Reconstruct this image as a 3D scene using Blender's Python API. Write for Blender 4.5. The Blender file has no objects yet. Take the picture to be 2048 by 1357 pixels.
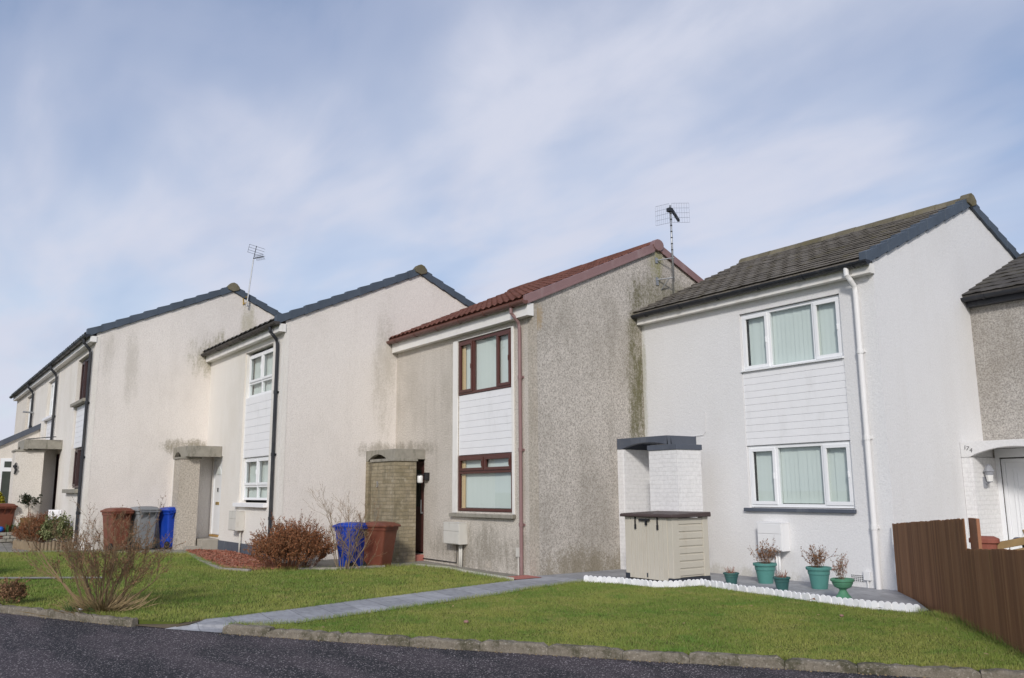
import bpy, bmesh, math, random
import numpy as np
from mathutils import Vector, Matrix
R = math.radians
S = bpy.context.scene
COL = S.collection

# ------------------------------------------------------------------ camera
cam = bpy.data.cameras.new('camera')
cam.sensor_width = 36.0
cam.lens = 29.77
cam.clip_end = 2000
camo = bpy.data.objects.new('camera', cam)
COL.objects.link(camo)
camo.matrix_world = (Matrix.Translation((7.165, -12.163, 1.5)) @ Matrix.Rotation(R(54.23), 4, 'Z')
                     @ Matrix.Rotation(R(100.10), 4, 'X') @ Matrix.Rotation(R(-0.39), 4, 'Z'))
S.camera = camo

# ------------------------------------------------------------------ sky, sun, exposure
SUN = Vector((0.65, -0.64, 0.49)).normalized()
w = bpy.data.worlds.new('World')
S.world = w
w.use_nodes = True
nt = w.node_tree
for n in list(nt.nodes):
    nt.nodes.remove(n)
def wn(t, **k):
    n = nt.nodes.new(t)
    for a, b in k.items():
        setattr(n, a, b)
    return n
sky = wn('ShaderNodeTexSky', sky_type='NISHITA', sun_disc=False)
sky.sun_elevation = math.asin(SUN.z)
sky.sun_rotation = math.atan2(SUN.x, SUN.y)
sky.air_density = 1.0
sky.dust_density = 1.2
sky.ozone_density = 1.5
tc = wn('ShaderNodeTexCoord')
sep = wn('ShaderNodeSeparateXYZ')
nt.links.new(tc.outputs['Generated'], sep.inputs[0])
add = wn('ShaderNodeMath', operation='ADD'); add.inputs[1].default_value = 0.22
nt.links.new(sep.outputs['Z'], add.inputs[0])
mx = wn('ShaderNodeMath', operation='MAXIMUM'); mx.inputs[1].default_value = 0.08
nt.links.new(add.outputs[0], mx.inputs[0])
comb = wn('ShaderNodeCombineXYZ')
for ax in 'XY':
    dv = wn('ShaderNodeMath', operation='DIVIDE')
    nt.links.new(sep.outputs[ax], dv.inputs[0]); nt.links.new(mx.outputs[0], dv.inputs[1])
    nt.links.new(dv.outputs[0], comb.inputs[ax])
mp = wn('ShaderNodeMapping')
mp.inputs['Rotation'].default_value = (0, 0, R(-20))
mp.inputs['Scale'].default_value = (0.6, 1.1, 1)
mp.inputs['Location'].default_value = (12.4, 2.6, 0.0)
nt.links.new(comb.outputs[0], mp.inputs[0])
def wnoise(scale, det, rough, dist):
    n = wn('ShaderNodeTexNoise')
    n.inputs['Scale'].default_value = scale; n.inputs['Detail'].default_value = det
    n.inputs['Roughness'].default_value = rough; n.inputs['Distortion'].default_value = dist
    nt.links.new(mp.outputs[0], n.inputs['Vector'])
    return n
def wramp(src, stops):
    r = wn('ShaderNodeValToRGB')
    e = r.color_ramp.elements
    e[0].position, e[0].color = stops[0][0], (*stops[0][1], 1)
    e[1].position, e[1].color = stops[-1][0], (*stops[-1][1], 1)
    for p, c in stops[1:-1]:
        k = e.new(p); k.color = (*c, 1)
    r.color_ramp.interpolation = 'EASE'
    nt.links.new(src, r.inputs[0])
    return r
n1 = wnoise(0.95, 5, 0.5, 0.25)
n2 = wnoise(3.0, 8, 0.58, 0.5)
cov = wn('ShaderNodeMix', data_type='FLOAT')
cov.inputs[0].default_value = 0.24
nt.links.new(n1.outputs[0], cov.inputs[2]); nt.links.new(n2.outputs[0], cov.inputs[3])
cr = wramp(cov.outputs[0], [(0.36, (0.10,) * 3), (0.50, (0.62,) * 3), (0.61, (0.97,) * 3)])
# the veil of cloud gets denser towards the horizon
hz = wn('ShaderNodeMapRange'); hz.clamp = True
hz.inputs[1].default_value = 0.45; hz.inputs[2].default_value = 0.0
hz.inputs[3].default_value = 0.0; hz.inputs[4].default_value = 0.85
nt.links.new(sep.outputs['Z'], hz.inputs[0])
mxx = wn('ShaderNodeMath', operation='MAXIMUM')
nt.links.new(cr.outputs[0], mxx.inputs[0]); nt.links.new(hz.outputs[0], mxx.inputs[1])
ccol = wramp(n1.outputs[0], [(0.36, (0.28, 0.335, 0.515)), (0.62, (0.57, 0.595, 0.70))])
sks = wn('ShaderNodeMix', data_type='RGBA', blend_type='MULTIPLY')
sks.inputs[0].default_value = 1.0
SKYK = 0.13
sks.inputs[7].default_value = (SKYK, SKYK, SKYK, 1)
nt.links.new(sky.outputs[0], sks.inputs[6])
mixs = wn('ShaderNodeMix', data_type='RGBA')
nt.links.new(mxx.outputs[0], mixs.inputs[0])
nt.links.new(sks.outputs[2], mixs.inputs[6]); nt.links.new(ccol.outputs[0], mixs.inputs[7])
bg = wn('ShaderNodeBackground'); bg.inputs[1].default_value = 1.0
out = wn('ShaderNodeOutputWorld')
nt.links.new(mixs.outputs[2], bg.inputs[0]); nt.links.new(bg.outputs[0], out.inputs[0])

sl = bpy.data.lights.new('sun', 'SUN')
sl.energy = 2.0
sl.angle = R(7)
sl.color = (1.0, 0.955, 0.90)
so = bpy.data.objects.new('sun', sl)
COL.objects.link(so)
so.rotation_euler = SUN.to_track_quat('Z', 'Y').to_euler()
so.location = (10, -15, 20)
S.view_settings.view_transform = 'Standard'
S.view_settings.look = 'None'
S.view_settings.exposure = 0.22
S.view_settings.gamma = 1.0
S.view_settings.use_curve_mapping = False

# ------------------------------------------------------------------ mesh helpers
class MB:
    """collects simple shapes into one mesh"""
    def __init__(s):
        s.v = []; s.f = []
    def add(s, vs, fs):
        b = len(s.v)
        s.v += [tuple(p) for p in vs]
        s.f += [tuple(i + b for i in f) for f in fs]
        return s
    def box(s, x0, x1, y0, y1, z0, z1, M=None):
        vs = [(x, y, z) for z in (z0, z1) for y in (y0, y1) for x in (x0, x1)]
        if M is not None:
            vs = [M @ Vector(p) for p in vs]
        return s.add(vs, [(0, 2, 3, 1), (4, 5, 7, 6), (0, 1, 5, 4), (2, 6, 7, 3), (0, 4, 6, 2), (1, 3, 7, 5)])
    def prism(s, poly, d, M=None):
        """poly: list of 3D points (ccw seen from outside of +d), extruded by vector d"""
        d = Vector(d); n = len(poly)
        vs = [Vector(p) for p in poly] + [Vector(p) + d for p in poly]
        if M is not None:
            vs = [M @ p for p in vs]
        fs = [tuple(range(n - 1, -1, -1)), tuple(range(n, 2 * n))]
        fs += [(i, (i + 1) % n, n + (i + 1) % n, n + i) for i in range(n)]
        return s.add(vs, fs)
    def tube(s, pts, r, n=8, caps=True):
        pts = [Vector(p) for p in pts]
        rs = r if isinstance(r, (list, tuple)) else [r] * len(pts)
        vs = []; fs = []
        for i, p in enumerate(pts):
            d = (pts[min(i + 1, len(pts) - 1)] - pts[max(i - 1, 0)]).normalized()
            a = d.cross(Vector((0, 0, 1)) if abs(d.z) < 0.9 else Vector((1, 0, 0))).normalized()
            b = d.cross(a)
            for k in range(n):
                t = 2 * math.pi * k / n
                vs.append(p + (a * math.cos(t) + b * math.sin(t)) * rs[i])
        for i in range(len(pts) - 1):
            for k in range(n):
                k2 = (k + 1) % n
                fs.append((i * n + k, (i + 1) * n + k, (i + 1) * n + k2, i * n + k2))
        if caps:
            fs.append(tuple(range(n)))
            fs.append(tuple((len(pts) - 1) * n + k for k in range(n - 1, -1, -1)))
        return s.add(vs, fs)
    def lathe(s, prof, c, n=24):
        c = Vector(c); vs = []; fs = []
        for r, z in prof:
            for k in range(n):
                t = 2 * math.pi * k / n
                vs.append(c + Vector((r * math.cos(t), r * math.sin(t), z)))
        for i in range(len(prof) - 1):
            for k in range(n):
                k2 = (k + 1) % n
                fs.append((i * n + k, i * n + k2, (i + 1) * n + k2, (i + 1) * n + k))
        fs.append(tuple(range(n - 1, -1, -1)))
        fs.append(tuple((len(prof) - 1) * n + k for k in range(n)))
        return s.add(vs, fs)
    def loft(s, rings):
        n = len(rings[0]); vs = [p for r in rings for p in r]; fs = []
        for i in range(len(rings) - 1):
            for k in range(n):
                k2 = (k + 1) % n
                fs.append((i * n + k, i * n + k2, (i + 1) * n + k2, (i + 1) * n + k))
        fs.append(tuple(range(n - 1, -1, -1)))
        fs.append(tuple((len(rings) - 1) * n + k for k in range(n)))
        return s.add(vs, fs)

def obj(name, mb, mat, parent=None, bevel=0.0, smooth=False, M=None):
    me = bpy.data.meshes.new(name)
    vs = mb.v if M is None else [tuple(M @ Vector(p)) for p in mb.v]
    me.from_pydata(vs, [], mb.f)
    me.validate()
    bm = bmesh.new(); bm.from_mesh(me)
    bmesh.ops.recalc_face_normals(bm, faces=bm.faces)
    bm.to_mesh(me); bm.free()
    if mat is not None:
        me.materials.append(mat)
    o = bpy.data.objects.new(name, me)
    COL.objects.link(o)
    if parent is not None:
        o.parent = parent
    if smooth:
        me.shade_smooth()
    if bevel > 0:
        m = o.modifiers.new('bevel', 'BEVEL'); m.width = bevel; m.segments = 2; m.limit_method = 'ANGLE'
    return o

def tag(o, label=None, cat=None, group=None, kind=None):
    if label: o['label'] = label
    if cat: o['category'] = cat
    if group: o['group'] = group
    if kind: o['kind'] = kind
    return o

def thing(name, label, cat, loc=(0, 0, 0), rz=0.0, group=None):
    o = bpy.data.objects.new(name, None)
    COL.objects.link(o)
    o.location = loc; o.rotation_euler = (0, 0, rz)
    o.empty_display_size = 0.2
    return tag(o, label, cat, group)

# ------------------------------------------------------------------ materials
class NT:
    def __init__(s, name):
        s.m = bpy.data.materials.new(name); s.m.use_nodes = True
        s.t = s.m.node_tree
        s.b = s.t.nodes['Principled BSDF']
        g = s.t.nodes.new('ShaderNodeNewGeometry')
        s.pos = g.outputs['Position']; s.rnd = g.outputs['Random Per Island']; s.nrm = g.outputs['Normal']
    def node(s, t, **k):
        n = s.t.nodes.new(t)
        for a, b in k.items(): setattr(n, a, b)
        return n
    def link(s, a, b): s.t.links.new(a, b)
    def mapping(s, scale=(1, 1, 1), rot=(0, 0, 0), src=None):
        n = s.node('ShaderNodeMapping')
        n.inputs['Scale'].default_value = scale; n.inputs['Rotation'].default_value = rot
        s.link(src or s.pos, n.inputs[0]); return n.outputs[0]
    def noise(s, scale, det=4, rough=0.6, vec=None, dist=0.0):
        n = s.node('ShaderNodeTexNoise')
        n.inputs['Scale'].default_value = scale; n.inputs['Detail'].default_value = det
        n.inputs['Roughness'].default_value = rough; n.inputs['Distortion'].default_value = dist
        s.link(vec or s.pos, n.inputs['Vector']); return n.outputs[0]
    def voro(s, scale, vec=None, out='Distance', feature='F1'):
        n = s.node('ShaderNodeTexVoronoi', feature=feature)
        n.inputs['Scale'].default_value = scale
        s.link(vec or s.pos, n.inputs['Vector']); return n.outputs[out]
    def rng(s, src, a, b, c=0.0, d=1.0, smooth=True):
        n = s.node('ShaderNodeMapRange'); n.clamp = True
        if smooth: n.interpolation_type = 'SMOOTHSTEP'
        for i, v in enumerate((a, b, c, d)): n.inputs[i + 1].default_value = v
        s.link(src, n.inputs[0]); return n.outputs[0]
    def math(s, op, a, b=None):
        n = s.node('ShaderNodeMath', operation=op)
        for i, v in enumerate((a, b)):
            if v is None: continue
            if isinstance(v, (int, float)): n.inputs[i].default_value = v
            else: s.link(v, n.inputs[i])
        return n.outputs[0]
    def mix(s, fac, a, b, mode='MIX'):
        n = s.node('ShaderNodeMix', data_type='RGBA', blend_type=mode)
        for i, v in ((0, fac), (6, a), (7, b)):
            if isinstance(v, (int, float)): n.inputs[i].default_value = v
            elif isinstance(v, tuple): n.inputs[i].default_value = (*v, 1)
            else: s.link(v, n.inputs[i])
        return n.outputs[2]
    def xyz(s, src=None):
        n = s.node('ShaderNodeSeparateXYZ'); s.link(src or s.pos, n.inputs[0]); return n.outputs
    def bump(s, h, strength=0.5, dist=0.01):
        n = s.node('ShaderNodeBump'); n.inputs['Strength'].default_value = strength
        n.inputs['Distance'].default_value = dist
        s.link(h, n.inputs['Height']); s.link(n.outputs[0], s.b.inputs['Normal'])
    def done(s, col, rough=0.8, spec=0.3, metal=0.0):
        if isinstance(col, tuple): s.b.inputs['Base Color'].default_value = (*col, 1)
        else: s.link(col, s.b.inputs['Base Color'])
        if isinstance(rough, (int, float)): s.b.inputs['Roughness'].default_value = rough
        else: s.link(rough, s.b.inputs['Roughness'])
        s.b.inputs['Specular IOR Level'].default_value = spec
        s.b.inputs['Metallic'].default_value = metal
        return s.m

def plain(name, col, rough=0.5, var=0.12, scale=6.0, spec=0.4, metal=0.0, dirt=None, dirt_amt=0.4):
    """a coloured surface with slight unevenness and, if given, patches of dirt"""
    k = NT(name)
    a = tuple(c * (1 - var) for c in col); b = tuple(min(1, c * (1 + var)) for c in col)
    c = k.mix(k.noise(scale, 5, 0.6), a, b)
    if dirt:
        d = k.rng(k.noise(scale * 0.7, 8, 0.7, k.mapping((1, 1, 0.35))), 0.5, 0.72, 0, dirt_amt)
        c = k.mix(d, c, dirt)
    k.bump(k.noise(scale * 12, 3), 0.08, 0.004)
    return k.done(c, k.rng(k.noise(scale * 2, 3), 0.3, 0.7, rough * 0.85, min(1, rough * 1.15)), spec, metal)

def harl(name, light, dark, chip=42.0, lo=0.35, hi=0.66, stain=(0.25, 0.22, 0.16), stain_amt=0.35, spots=(), bump=0.9):
    """roughcast: pale and dark chips, streaks of grime, and stains with a place of their own (x, y, z, rx, ry, rz, colour, amount)"""
    k = NT(name)
    n = k.noise(chip, 6, 0.75)
    c = k.mix(k.rng(n, lo, hi), dark, light)
    v = k.voro(chip * 1.6)
    c = k.mix(k.rng(v, 0.05, 0.30, 0.35, 0.0), c, tuple(x * 0.55 for x in dark))
    big = k.noise(0.8, 6, 0.65, k.mapping((1, 1, 0.6)))
    c = k.mix(k.rng(big, 0.42, 0.72, 0.0, stain_amt), c, stain)
    st = k.noise(2.6, 8, 0.7, k.mapping((1, 1, 0.10)))
    c = k.mix(k.rng(st, 0.52, 0.75, 0.0, stain_amt * 0.8), c, stain)
    for (x, y, z, rx, ry, rz, sc, am) in spots:
        o = k.xyz()
        terms = []
        for ax, c0, r0 in (('X', x, rx), ('Y', y, ry), ('Z', z, rz)):
            d = k.math('DIVIDE', k.math('SUBTRACT', o[ax], c0), r0)
            terms.append(k.math('MULTIPLY', d, d))
        d = k.math('ADD', k.math('ADD', terms[0], terms[1]), terms[2])
        d = k.math('ADD', d, k.math('ADD', k.rng(k.noise(4.5, 9, 0.75, k.mapping((1, 1, 0.25))), 0.3, 0.7, -0.55, 0.55), k.rng(k.noise(22, 6, 0.75), 0.3, 0.7, -0.4, 0.4)))
        c = k.mix(k.rng(d, -0.3, 1.25, am, 0.0), c, sc)
    h = k.math('ADD', k.math('MULTIPLY', n, 0.7), k.math('MULTIPLY', k.noise(chip * 0.45, 4, 0.6), 0.5))
    k.bump(h, bump, 0.02)
    return k.done(c, 0.92, 0.15)

GRN = (0.10, 0.095, 0.03)
GRM = (0.16, 0.14, 0.10)
M = {}
M['white_wall'] = harl('white_roughcast', (0.80, 0.795, 0.79), (0.72, 0.715, 0.715), 34, 0.3, 0.7, (0.62, 0.60, 0.57), 0.25, (
    (-5.16, -0.02, 3.6, 0.10, 0.5, 2.2, (0.30, 0.28, 0.16), 0.55), (-4.6, 0, 0.0, 3.5, 0.2, 0.18, (0.45, 0.43, 0.36), 0.6)), 0.55)
M['grey_harl'] = harl('grey_harl', (0.68, 0.63, 0.57), (0.265, 0.24, 0.21), 40, 0.33, 0.62, (0.24, 0.217, 0.178), 0.45, (
    (-5.16, -0.15, 3.4, 0.4, 0.30, 2.4, GRN, 0.85), (-5.16, 0.7, 5.5, 0.3, 1.1, 0.5, GRN, 0.65), (-5.16, 0.5, 6.3, 0.3, 0.22, 0.5, (0.22, 0.22, 0.06), 0.7),
    (-5.16, -1.5, 0.0, 0.4, 1.8, 0.45, (0.20, 0.17, 0.11), 0.7), (-7.0, -2.8, 0.35, 1.8, 0.4, 0.55, (0.15, 0.13, 0.09), 0.6),
    (-5.16, -2.68, 4.7, 0.3, 0.16, 0.28, (0.40, 0.31, 0.20), 0.95), (-9.9, -2.8, 2.42, 1.2, 0.4, 0.2, GRM, 0.6)))
M['grey_front'] = harl('grey_front', (0.70, 0.645, 0.575), (0.34, 0.305, 0.262), 40, 0.30, 0.60, (0.30, 0.27, 0.215), 0.38, ((-7.0, -2.8, 0.35, 1.8, 0.4, 0.55, (0.17, 0.15, 0.11), 0.6), (-9.9, -2.8, 2.42, 1.2, 0.4, 0.2, GRM, 0.55)))
M['cream_harl'] = harl('cream_harl', (0.87, 0.815, 0.76), (0.58, 0.53, 0.485), 55, 0.24, 0.58, (0.52, 0.475, 0.42), 0.22, (
    (-15.9, -7.55, 4.6, 0.3, 0.22, 1.0, (0.40, 0.365, 0.30), 0.4), (-15.9, -8.1, 4.9, 0.3, 0.16, 0.8, (0.40, 0.365, 0.30), 0.35),
    (-15.9, -6.0, 2.66, 0.3, 0.75, 0.22, (0.22, 0.19, 0.12), 0.75), (-15.9, -5.0, 5.1, 0.3, 1.2, 0.7, (0.25, 0.23, 0.12), 0.7),
    (-10.49, -3.1, 4.3, 0.3, 0.35, 1.6, (0.38, 0.345, 0.27), 0.45), (-10.49, -3.2, 2.42, 0.3, 0.6, 0.2, (0.25, 0.22, 0.16), 0.6),
    (-15.9, -7.6, 0.3, 0.3, 1.2, 0.6, (0.33, 0.30, 0.25), 0.65), (-15.9, -4.6, 6.2, 0.3, 0.25, 0.6, (0.33, 0.30, 0.16), 0.5)))
M['cream_front'] = harl('cream_front', (0.86, 0.825, 0.77), (0.72, 0.67, 0.61), 55, 0.25, 0.6, (0.55, 0.49, 0.38), 0.22, ())
M['pale_harl'] = harl('pale_harl', (0.78, 0.73, 0.66), (0.58, 0.53, 0.46), 28, 0.25, 0.6, (0.42, 0.38, 0.30), 0.3, ())
M['dark_harl'] = harl('dark_harl', (0.60, 0.565, 0.52), (0.25, 0.235, 0.215), 38, 0.32, 0.68, (0.24, 0.21, 0.17), 0.5, ())
M['pebble_harl'] = harl('pebble_harl', (0.62, 0.56, 0.48), (0.30, 0.27, 0.23), 30, 0.3, 0.66, (0.30, 0.26, 0.2), 0.4, ())
M['upvc'] = plain('white_upvc', (0.84, 0.85, 0.86), 0.35, 0.03, 3)
M['cladding'] = plain('white_cladding', (0.84, 0.84, 0.85), 0.45, 0.05, 4, dirt=(0.55, 0.55, 0.53), dirt_amt=0.25)
M['fascia_white'] = plain('white_fascia_paint', (0.82, 0.80, 0.76), 0.5, 0.06, 3, dirt=(0.45, 0.41, 0.34), dirt_amt=0.4)
M['maroon'] = plain('maroon_woodgrain', (0.098, 0.036, 0.029), 0.35, 0.25, 9)
M['maroon_trim'] = plain('maroon_plastic', (0.255, 0.155, 0.15), 0.4, 0.12, 4, dirt=(0.36, 0.27, 0.26), dirt_amt=0.5)
M['brown_gutter'] = plain('red_brown_gutter', (0.15, 0.068, 0.054), 0.45, 0.2, 5, dirt=(0.20, 0.13, 0.11), dirt_amt=0.5)
M['black_plastic'] = plain('black_plastic', (0.022, 0.024, 0.030), 0.4, 0.3, 5, dirt=(0.10, 0.10, 0.09), dirt_amt=0.5)
M['old_gutter'] = plain('weathered_gutter', (0.055, 0.048, 0.042), 0.6, 0.4, 5, dirt=(0.15, 0.13, 0.09), dirt_amt=0.6)
M['slate_paint'] = plain('slate_grey_paint', (0.085, 0.098, 0.125), 0.6, 0.18, 5, dirt=(0.17, 0.18, 0.20), dirt_amt=0.5)
M['verge_blue'] = plain('blue_grey_verge', (0.072, 0.092, 0.120), 0.55, 0.25, 3, dirt=(0.03, 0.035, 0.04), dirt_amt=0.4)
M['pipe_white'] = plain('white_painted_pipe', (0.80, 0.79, 0.78), 0.45, 0.05, 4)
M['box_grey'] = plain('meter_box_grey', (0.62, 0.60, 0.55), 0.55, 0.08, 7, dirt=(0.30, 0.27, 0.2), dirt_amt=0.45)
M['box_white'] = plain('meter_box_white', (0.80, 0.80, 0.80), 0.5, 0.03, 7)
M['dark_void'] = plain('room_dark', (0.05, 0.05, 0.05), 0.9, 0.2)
M['curtain'] = plain('beige_curtain', (0.62, 0.45, 0.26), 0.9, 0.15, 20)
M['stone_old'] = plain('old_concrete', (0.30, 0.28, 0.235), 0.9, 0.35, 9, dirt=(0.09, 0.085, 0.06), dirt_amt=0.8)
M['step_conc'] = plain('step_concrete', (0.36, 0.33, 0.28), 0.9, 0.25, 9, dirt=(0.16, 0.15, 0.11), dirt_amt=0.6)
M['ochre'] = plain('ochre_paint', (0.42, 0.25, 0.08), 0.6, 0.2)
M['brass'] = plain('brass', (0.55, 0.38, 0.12), 0.35, 0.1, metal=0.8)
M['chrome'] = plain('galvanised_steel', (0.42, 0.43, 0.44), 0.45, 0.15, metal=0.7, dirt=(0.25, 0.2, 0.15), dirt_amt=0.3)
M['red_step'] = plain('red_step_paint', (0.42, 0.15, 0.12), 0.8, 0.2, 8, dirt=(0.25, 0.15, 0.12), dirt_amt=0.5)
M['lamp_glass'] = plain('frosted_lamp_glass', (0.80, 0.80, 0.78), 0.25, 0.04)
M['brown_frame'] = plain('dark_brown_frame', (0.055, 0.028, 0.028), 0.4, 0.2)
M['maroon_door'] = plain('maroon_door', (0.085, 0.030, 0.026), 0.4, 0.2)
M['dark_glass'] = plain('door_glass_dark', (0.06, 0.07, 0.06), 0.15, 0.2)  # plain dark glass colour for the door and extension panes

def glass():
    k = NT('window_glass')
    gm = k.node('ShaderNodeNewGeometry'); dt = k.node('ShaderNodeVectorMath', operation='DOT_PRODUCT')
    k.link(gm.outputs['Normal'], dt.inputs[0]); k.link(gm.outputs['Incoming'], dt.inputs[1])
    fr = k.math('POWER', k.math('SUBTRACT', 1.0, k.math('ABSOLUTE', dt.outputs['Value'])), 5.0)
    tr = k.node('ShaderNodeBsdfTransparent'); tr.inputs[0].default_value = (0.90, 0.945, 0.935, 1)
    gl = k.node('ShaderNodeBsdfGlossy'); gl.inputs['Roughness'].default_value = 0.02
    mx = k.node('ShaderNodeMixShader')
    k.link(k.rng(fr, 0.0, 1.0, 0.09, 1.0, False), mx.inputs[0])
    k.link(tr.outputs[0], mx.inputs[1]); k.link(gl.outputs[0], mx.inputs[2])
    k.link(mx.outputs[0], k.t.nodes['Material Output'].inputs[0])
    return k.m
M['glass'] = glass()
def blind_mat():
    k = NT('vertical_blind')
    c = k.mix(k.noise(14, 3, 0.5, k.mapping((1, 1, 0.05))), (0.68, 0.715, 0.69), (0.76, 0.785, 0.76))
    return k.done(c, 0.85, 0.1)
M['blind'] = blind_mat()
M['net'] = plain('net_curtain', (0.62, 0.65, 0.63), 0.9, 0.14, 10)

def tile_mat(name, a, b, moss, moss_amt):
    k = NT(name)
    c = k.mix(k.noise(5, 6, 0.7), a, b)
    fl = k.node('ShaderNodeVectorMath', operation='FLOOR'); k.link(k.mapping((3.03, 4.2, 0)), fl.inputs[0])
    wh = k.node('ShaderNodeTexWhiteNoise'); k.link(fl.outputs[0], wh.inputs['Vector'])
    c = k.mix(k.rng(wh.outputs['Value'], 0, 1, 0, 0.55, False), c, tuple(x * 0.5 for x in a))
    c = k.mix(k.rng(k.noise(30, 4, 0.7), 0.45, 0.75, 0, 0.5), c, tuple(x * 0.45 for x in a))
    mo = k.rng(k.noise(2.2, 9, 0.75), 0.50, 0.68, 0.0, moss_amt)
    c = k.mix(mo, c, moss)
    k.bump(k.noise(45, 5, 0.7), 0.5, 0.01)
    return k.done(c, 0.92, 0.15)
M['tile_brown'] = tile_mat('brown_roof_tile', (0.15, 0.135, 0.12), (0.235, 0.215, 0.19), (0.15, 0.13, 0.055), 0.45)
M['tile_dark'] = tile_mat('dark_roof_tile', (0.085, 0.08, 0.078), (0.14, 0.13, 0.12), (0.13, 0.12, 0.07), 0.35)
M['tile_red'] = tile_mat('red_roof_tile', (0.165, 0.070, 0.052), (0.235, 0.103, 0.077), (0.10, 0.055, 0.036), 0.6)
M['ridge_moss'] = tile_mat('mossy_ridge', (0.17, 0.15, 0.105), (0.25, 0.22, 0.155), (0.14, 0.12, 0.045), 0.7)

def brick_mat(name, a, b, mortar, moss=None, moss_amt=0.0, bump=0.8, stain=None):
    k = NT(name)
    o = k.xyz()
    cx = k.node('ShaderNodeCombineXYZ')
    wob = k.rng(k.noise(5, 4, 0.6), 0.2, 0.8, -0.012, 0.012, False)
    k.link(k.math('ADD', o['X'], o['Y']), cx.inputs['X']); k.link(k.math('ADD', o['Z'], wob), cx.inputs['Y'])
    br = k.node('ShaderNodeTexBrick')
    k.link(cx.outputs[0], br.inputs['Vector'])
    br.inputs['Scale'].default_value = 1.0
    br.inputs['Brick Width'].default_value = 0.225; br.inputs['Row Height'].default_value = 0.075
    br.inputs['Mortar Size'].default_value = 0.008; br.inputs['Mortar Smooth'].default_value = 0.3
    br.inputs['Color1'].default_value = (*a, 1); br.inputs['Color2'].default_value = (*b, 1)
    br.inputs['Mortar'].default_value = (*mortar, 1)
    c = br.outputs['Color']
    c = k.mix(k.rng(k.noise(18, 5, 0.7), 0.35, 0.75, 0.0, 0.4), c, tuple(x * 0.6 for x in a))
    if moss:
        c = k.mix(k.rng(k.noise(3.0, 9, 0.75, k.mapping((1, 1, 0.5))), 0.42, 0.68, 0, moss_amt), c, moss)
    if stain:
        c = k.mix(k.rng(k.noise(6, 7, 0.75), 0.54, 0.68, 0, 0.75), c, stain)
        c = k.mix(k.rng(k.noise(2.2, 8, 0.75, k.mapping((1, 1, 0.3), (0, 0, 0.6))), 0.5, 0.66, 0, 0.6), c, (0.14, 0.13, 0.115))
    h = k.math('SUBTRACT', k.math('MULTIPLY', k.noise(40, 4), 0.35), br.outputs['Fac'])
    k.bump(h, bump, 0.008)
    return k.done(c, 0.85, 0.2)
M['brick_white'] = brick_mat('white_painted_brick', (0.82, 0.81, 0.80), (0.80, 0.79, 0.785), (0.765, 0.755, 0.745), bump=0.45)
M['brick_old'] = brick_mat('mossy_old_brick', (0.30, 0.25, 0.16), (0.40, 0.34, 0.24), (0.29, 0.25, 0.175), (0.155, 0.135, 0.085), 0.75, 0.9, (0.42, 0.38, 0.29))

def grass_mat():
    k = NT('grass_blade')
    big = k.noise(0.55, 5, 0.6)
    c = k.mix(k.rng(big, 0.35, 0.65), (0.172, 0.258, 0.045), (0.330, 0.340, 0.085))
    c = k.mix(k.rng(k.noise(2.6, 6, 0.65), 0.5, 0.72, 0, 0.75), c, (0.38, 0.33, 0.12))
    c = k.mix(k.rng(k.noise(1.7, 4, 0.6, k.mapping((1, 1, 1), (0, 0, 1.0))), 0.52, 0.7, 0, 0.7), c, (0.095, 0.235, 0.030))
    c = k.mix(k.rng(k.noise(0.9, 8, 0.7, k.mapping((1, 1, 1), (0, 0, 0.5))), 0.54, 0.66, 0, 0.55), c, (0.33, 0.34, 0.075))
    c = k.mix(k.rng(k.noise(11, 4, 0.6), 0.60, 0.72, 0, 0.5), c, (0.07, 0.15, 0.028))
    c = k.mix(k.rng(k.rnd, 0.0, 1.0, 0.0, 0.45, False), c, (0.11, 0.165, 0.036))
    c = k.mix(k.rng(k.rnd, 0.9, 0.92, 0.0, 0.8), c, (0.34, 0.30, 0.13))
    m = k.done(c, 0.6, 0.25)
    return m
M['grass'] = grass_mat()
def soil_mat():
    k = NT('lawn_soil')
    c = k.mix(k.noise(0.7, 6, 0.65), (0.075, 0.11, 0.022), (0.13, 0.145, 0.034))
    c = k.mix(k.rng(k.noise(7, 7, 0.7), 0.45, 0.7, 0, 0.7), c, (0.11, 0.09, 0.035))
    k.bump(k.noise(60, 4, 0.7), 0.8, 0.02)
    return k.done(c, 0.95, 0.1)
M['soil'] = soil_mat()
M['earth'] = plain('bare_earth', (0.11, 0.085, 0.055), 0.95, 0.4, 12)

def asphalt(name, base, chips, dark):
    k = NT(name)
    c = k.mix(k.rng(k.noise(60, 5, 0.8), 0.3, 0.7), tuple(x * 0.62 for x in base), tuple(x * 1.35 for x in base))
    p = k.rng(k.noise(0.8, 7, 0.65, k.mapping((0.55, 2.0, 1), (0, 0, R(-33)))), 0.42, 0.58, 0, 0.9)
    c = k.mix(p, c, dark)
    ce = k.voro(52, out='Color'); cs = k.xyz(ce)
    d = k.voro(52)
    chip = k.math('MULTIPLY', k.rng(d, 0.30, 0.42, 1, 0), k.rng(cs['X'], 0.83, 0.86))
    chip = k.math('MULTIPLY', chip, k.rng(k.noise(1.3, 4), 0.3, 0.6, 0.4, 1.0))
    c = k.mix(chip, c, chips)
    ce2 = k.xyz(k.voro(110, out='Color'))
    c = k.mix(k.math('MULTIPLY', k.rng(ce2['Y'], 0.90, 0.93), 0.45), c, chips)
    k.bump(k.noise(75, 4, 0.8), 0.9, 0.012)
    return k.done(c, 0.85, 0.25)
M['pavement'] = asphalt('pavement_asphalt', (0.078, 0.064, 0.070), (0.56, 0.50, 0.49), (0.030, 0.029, 0.033))
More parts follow.
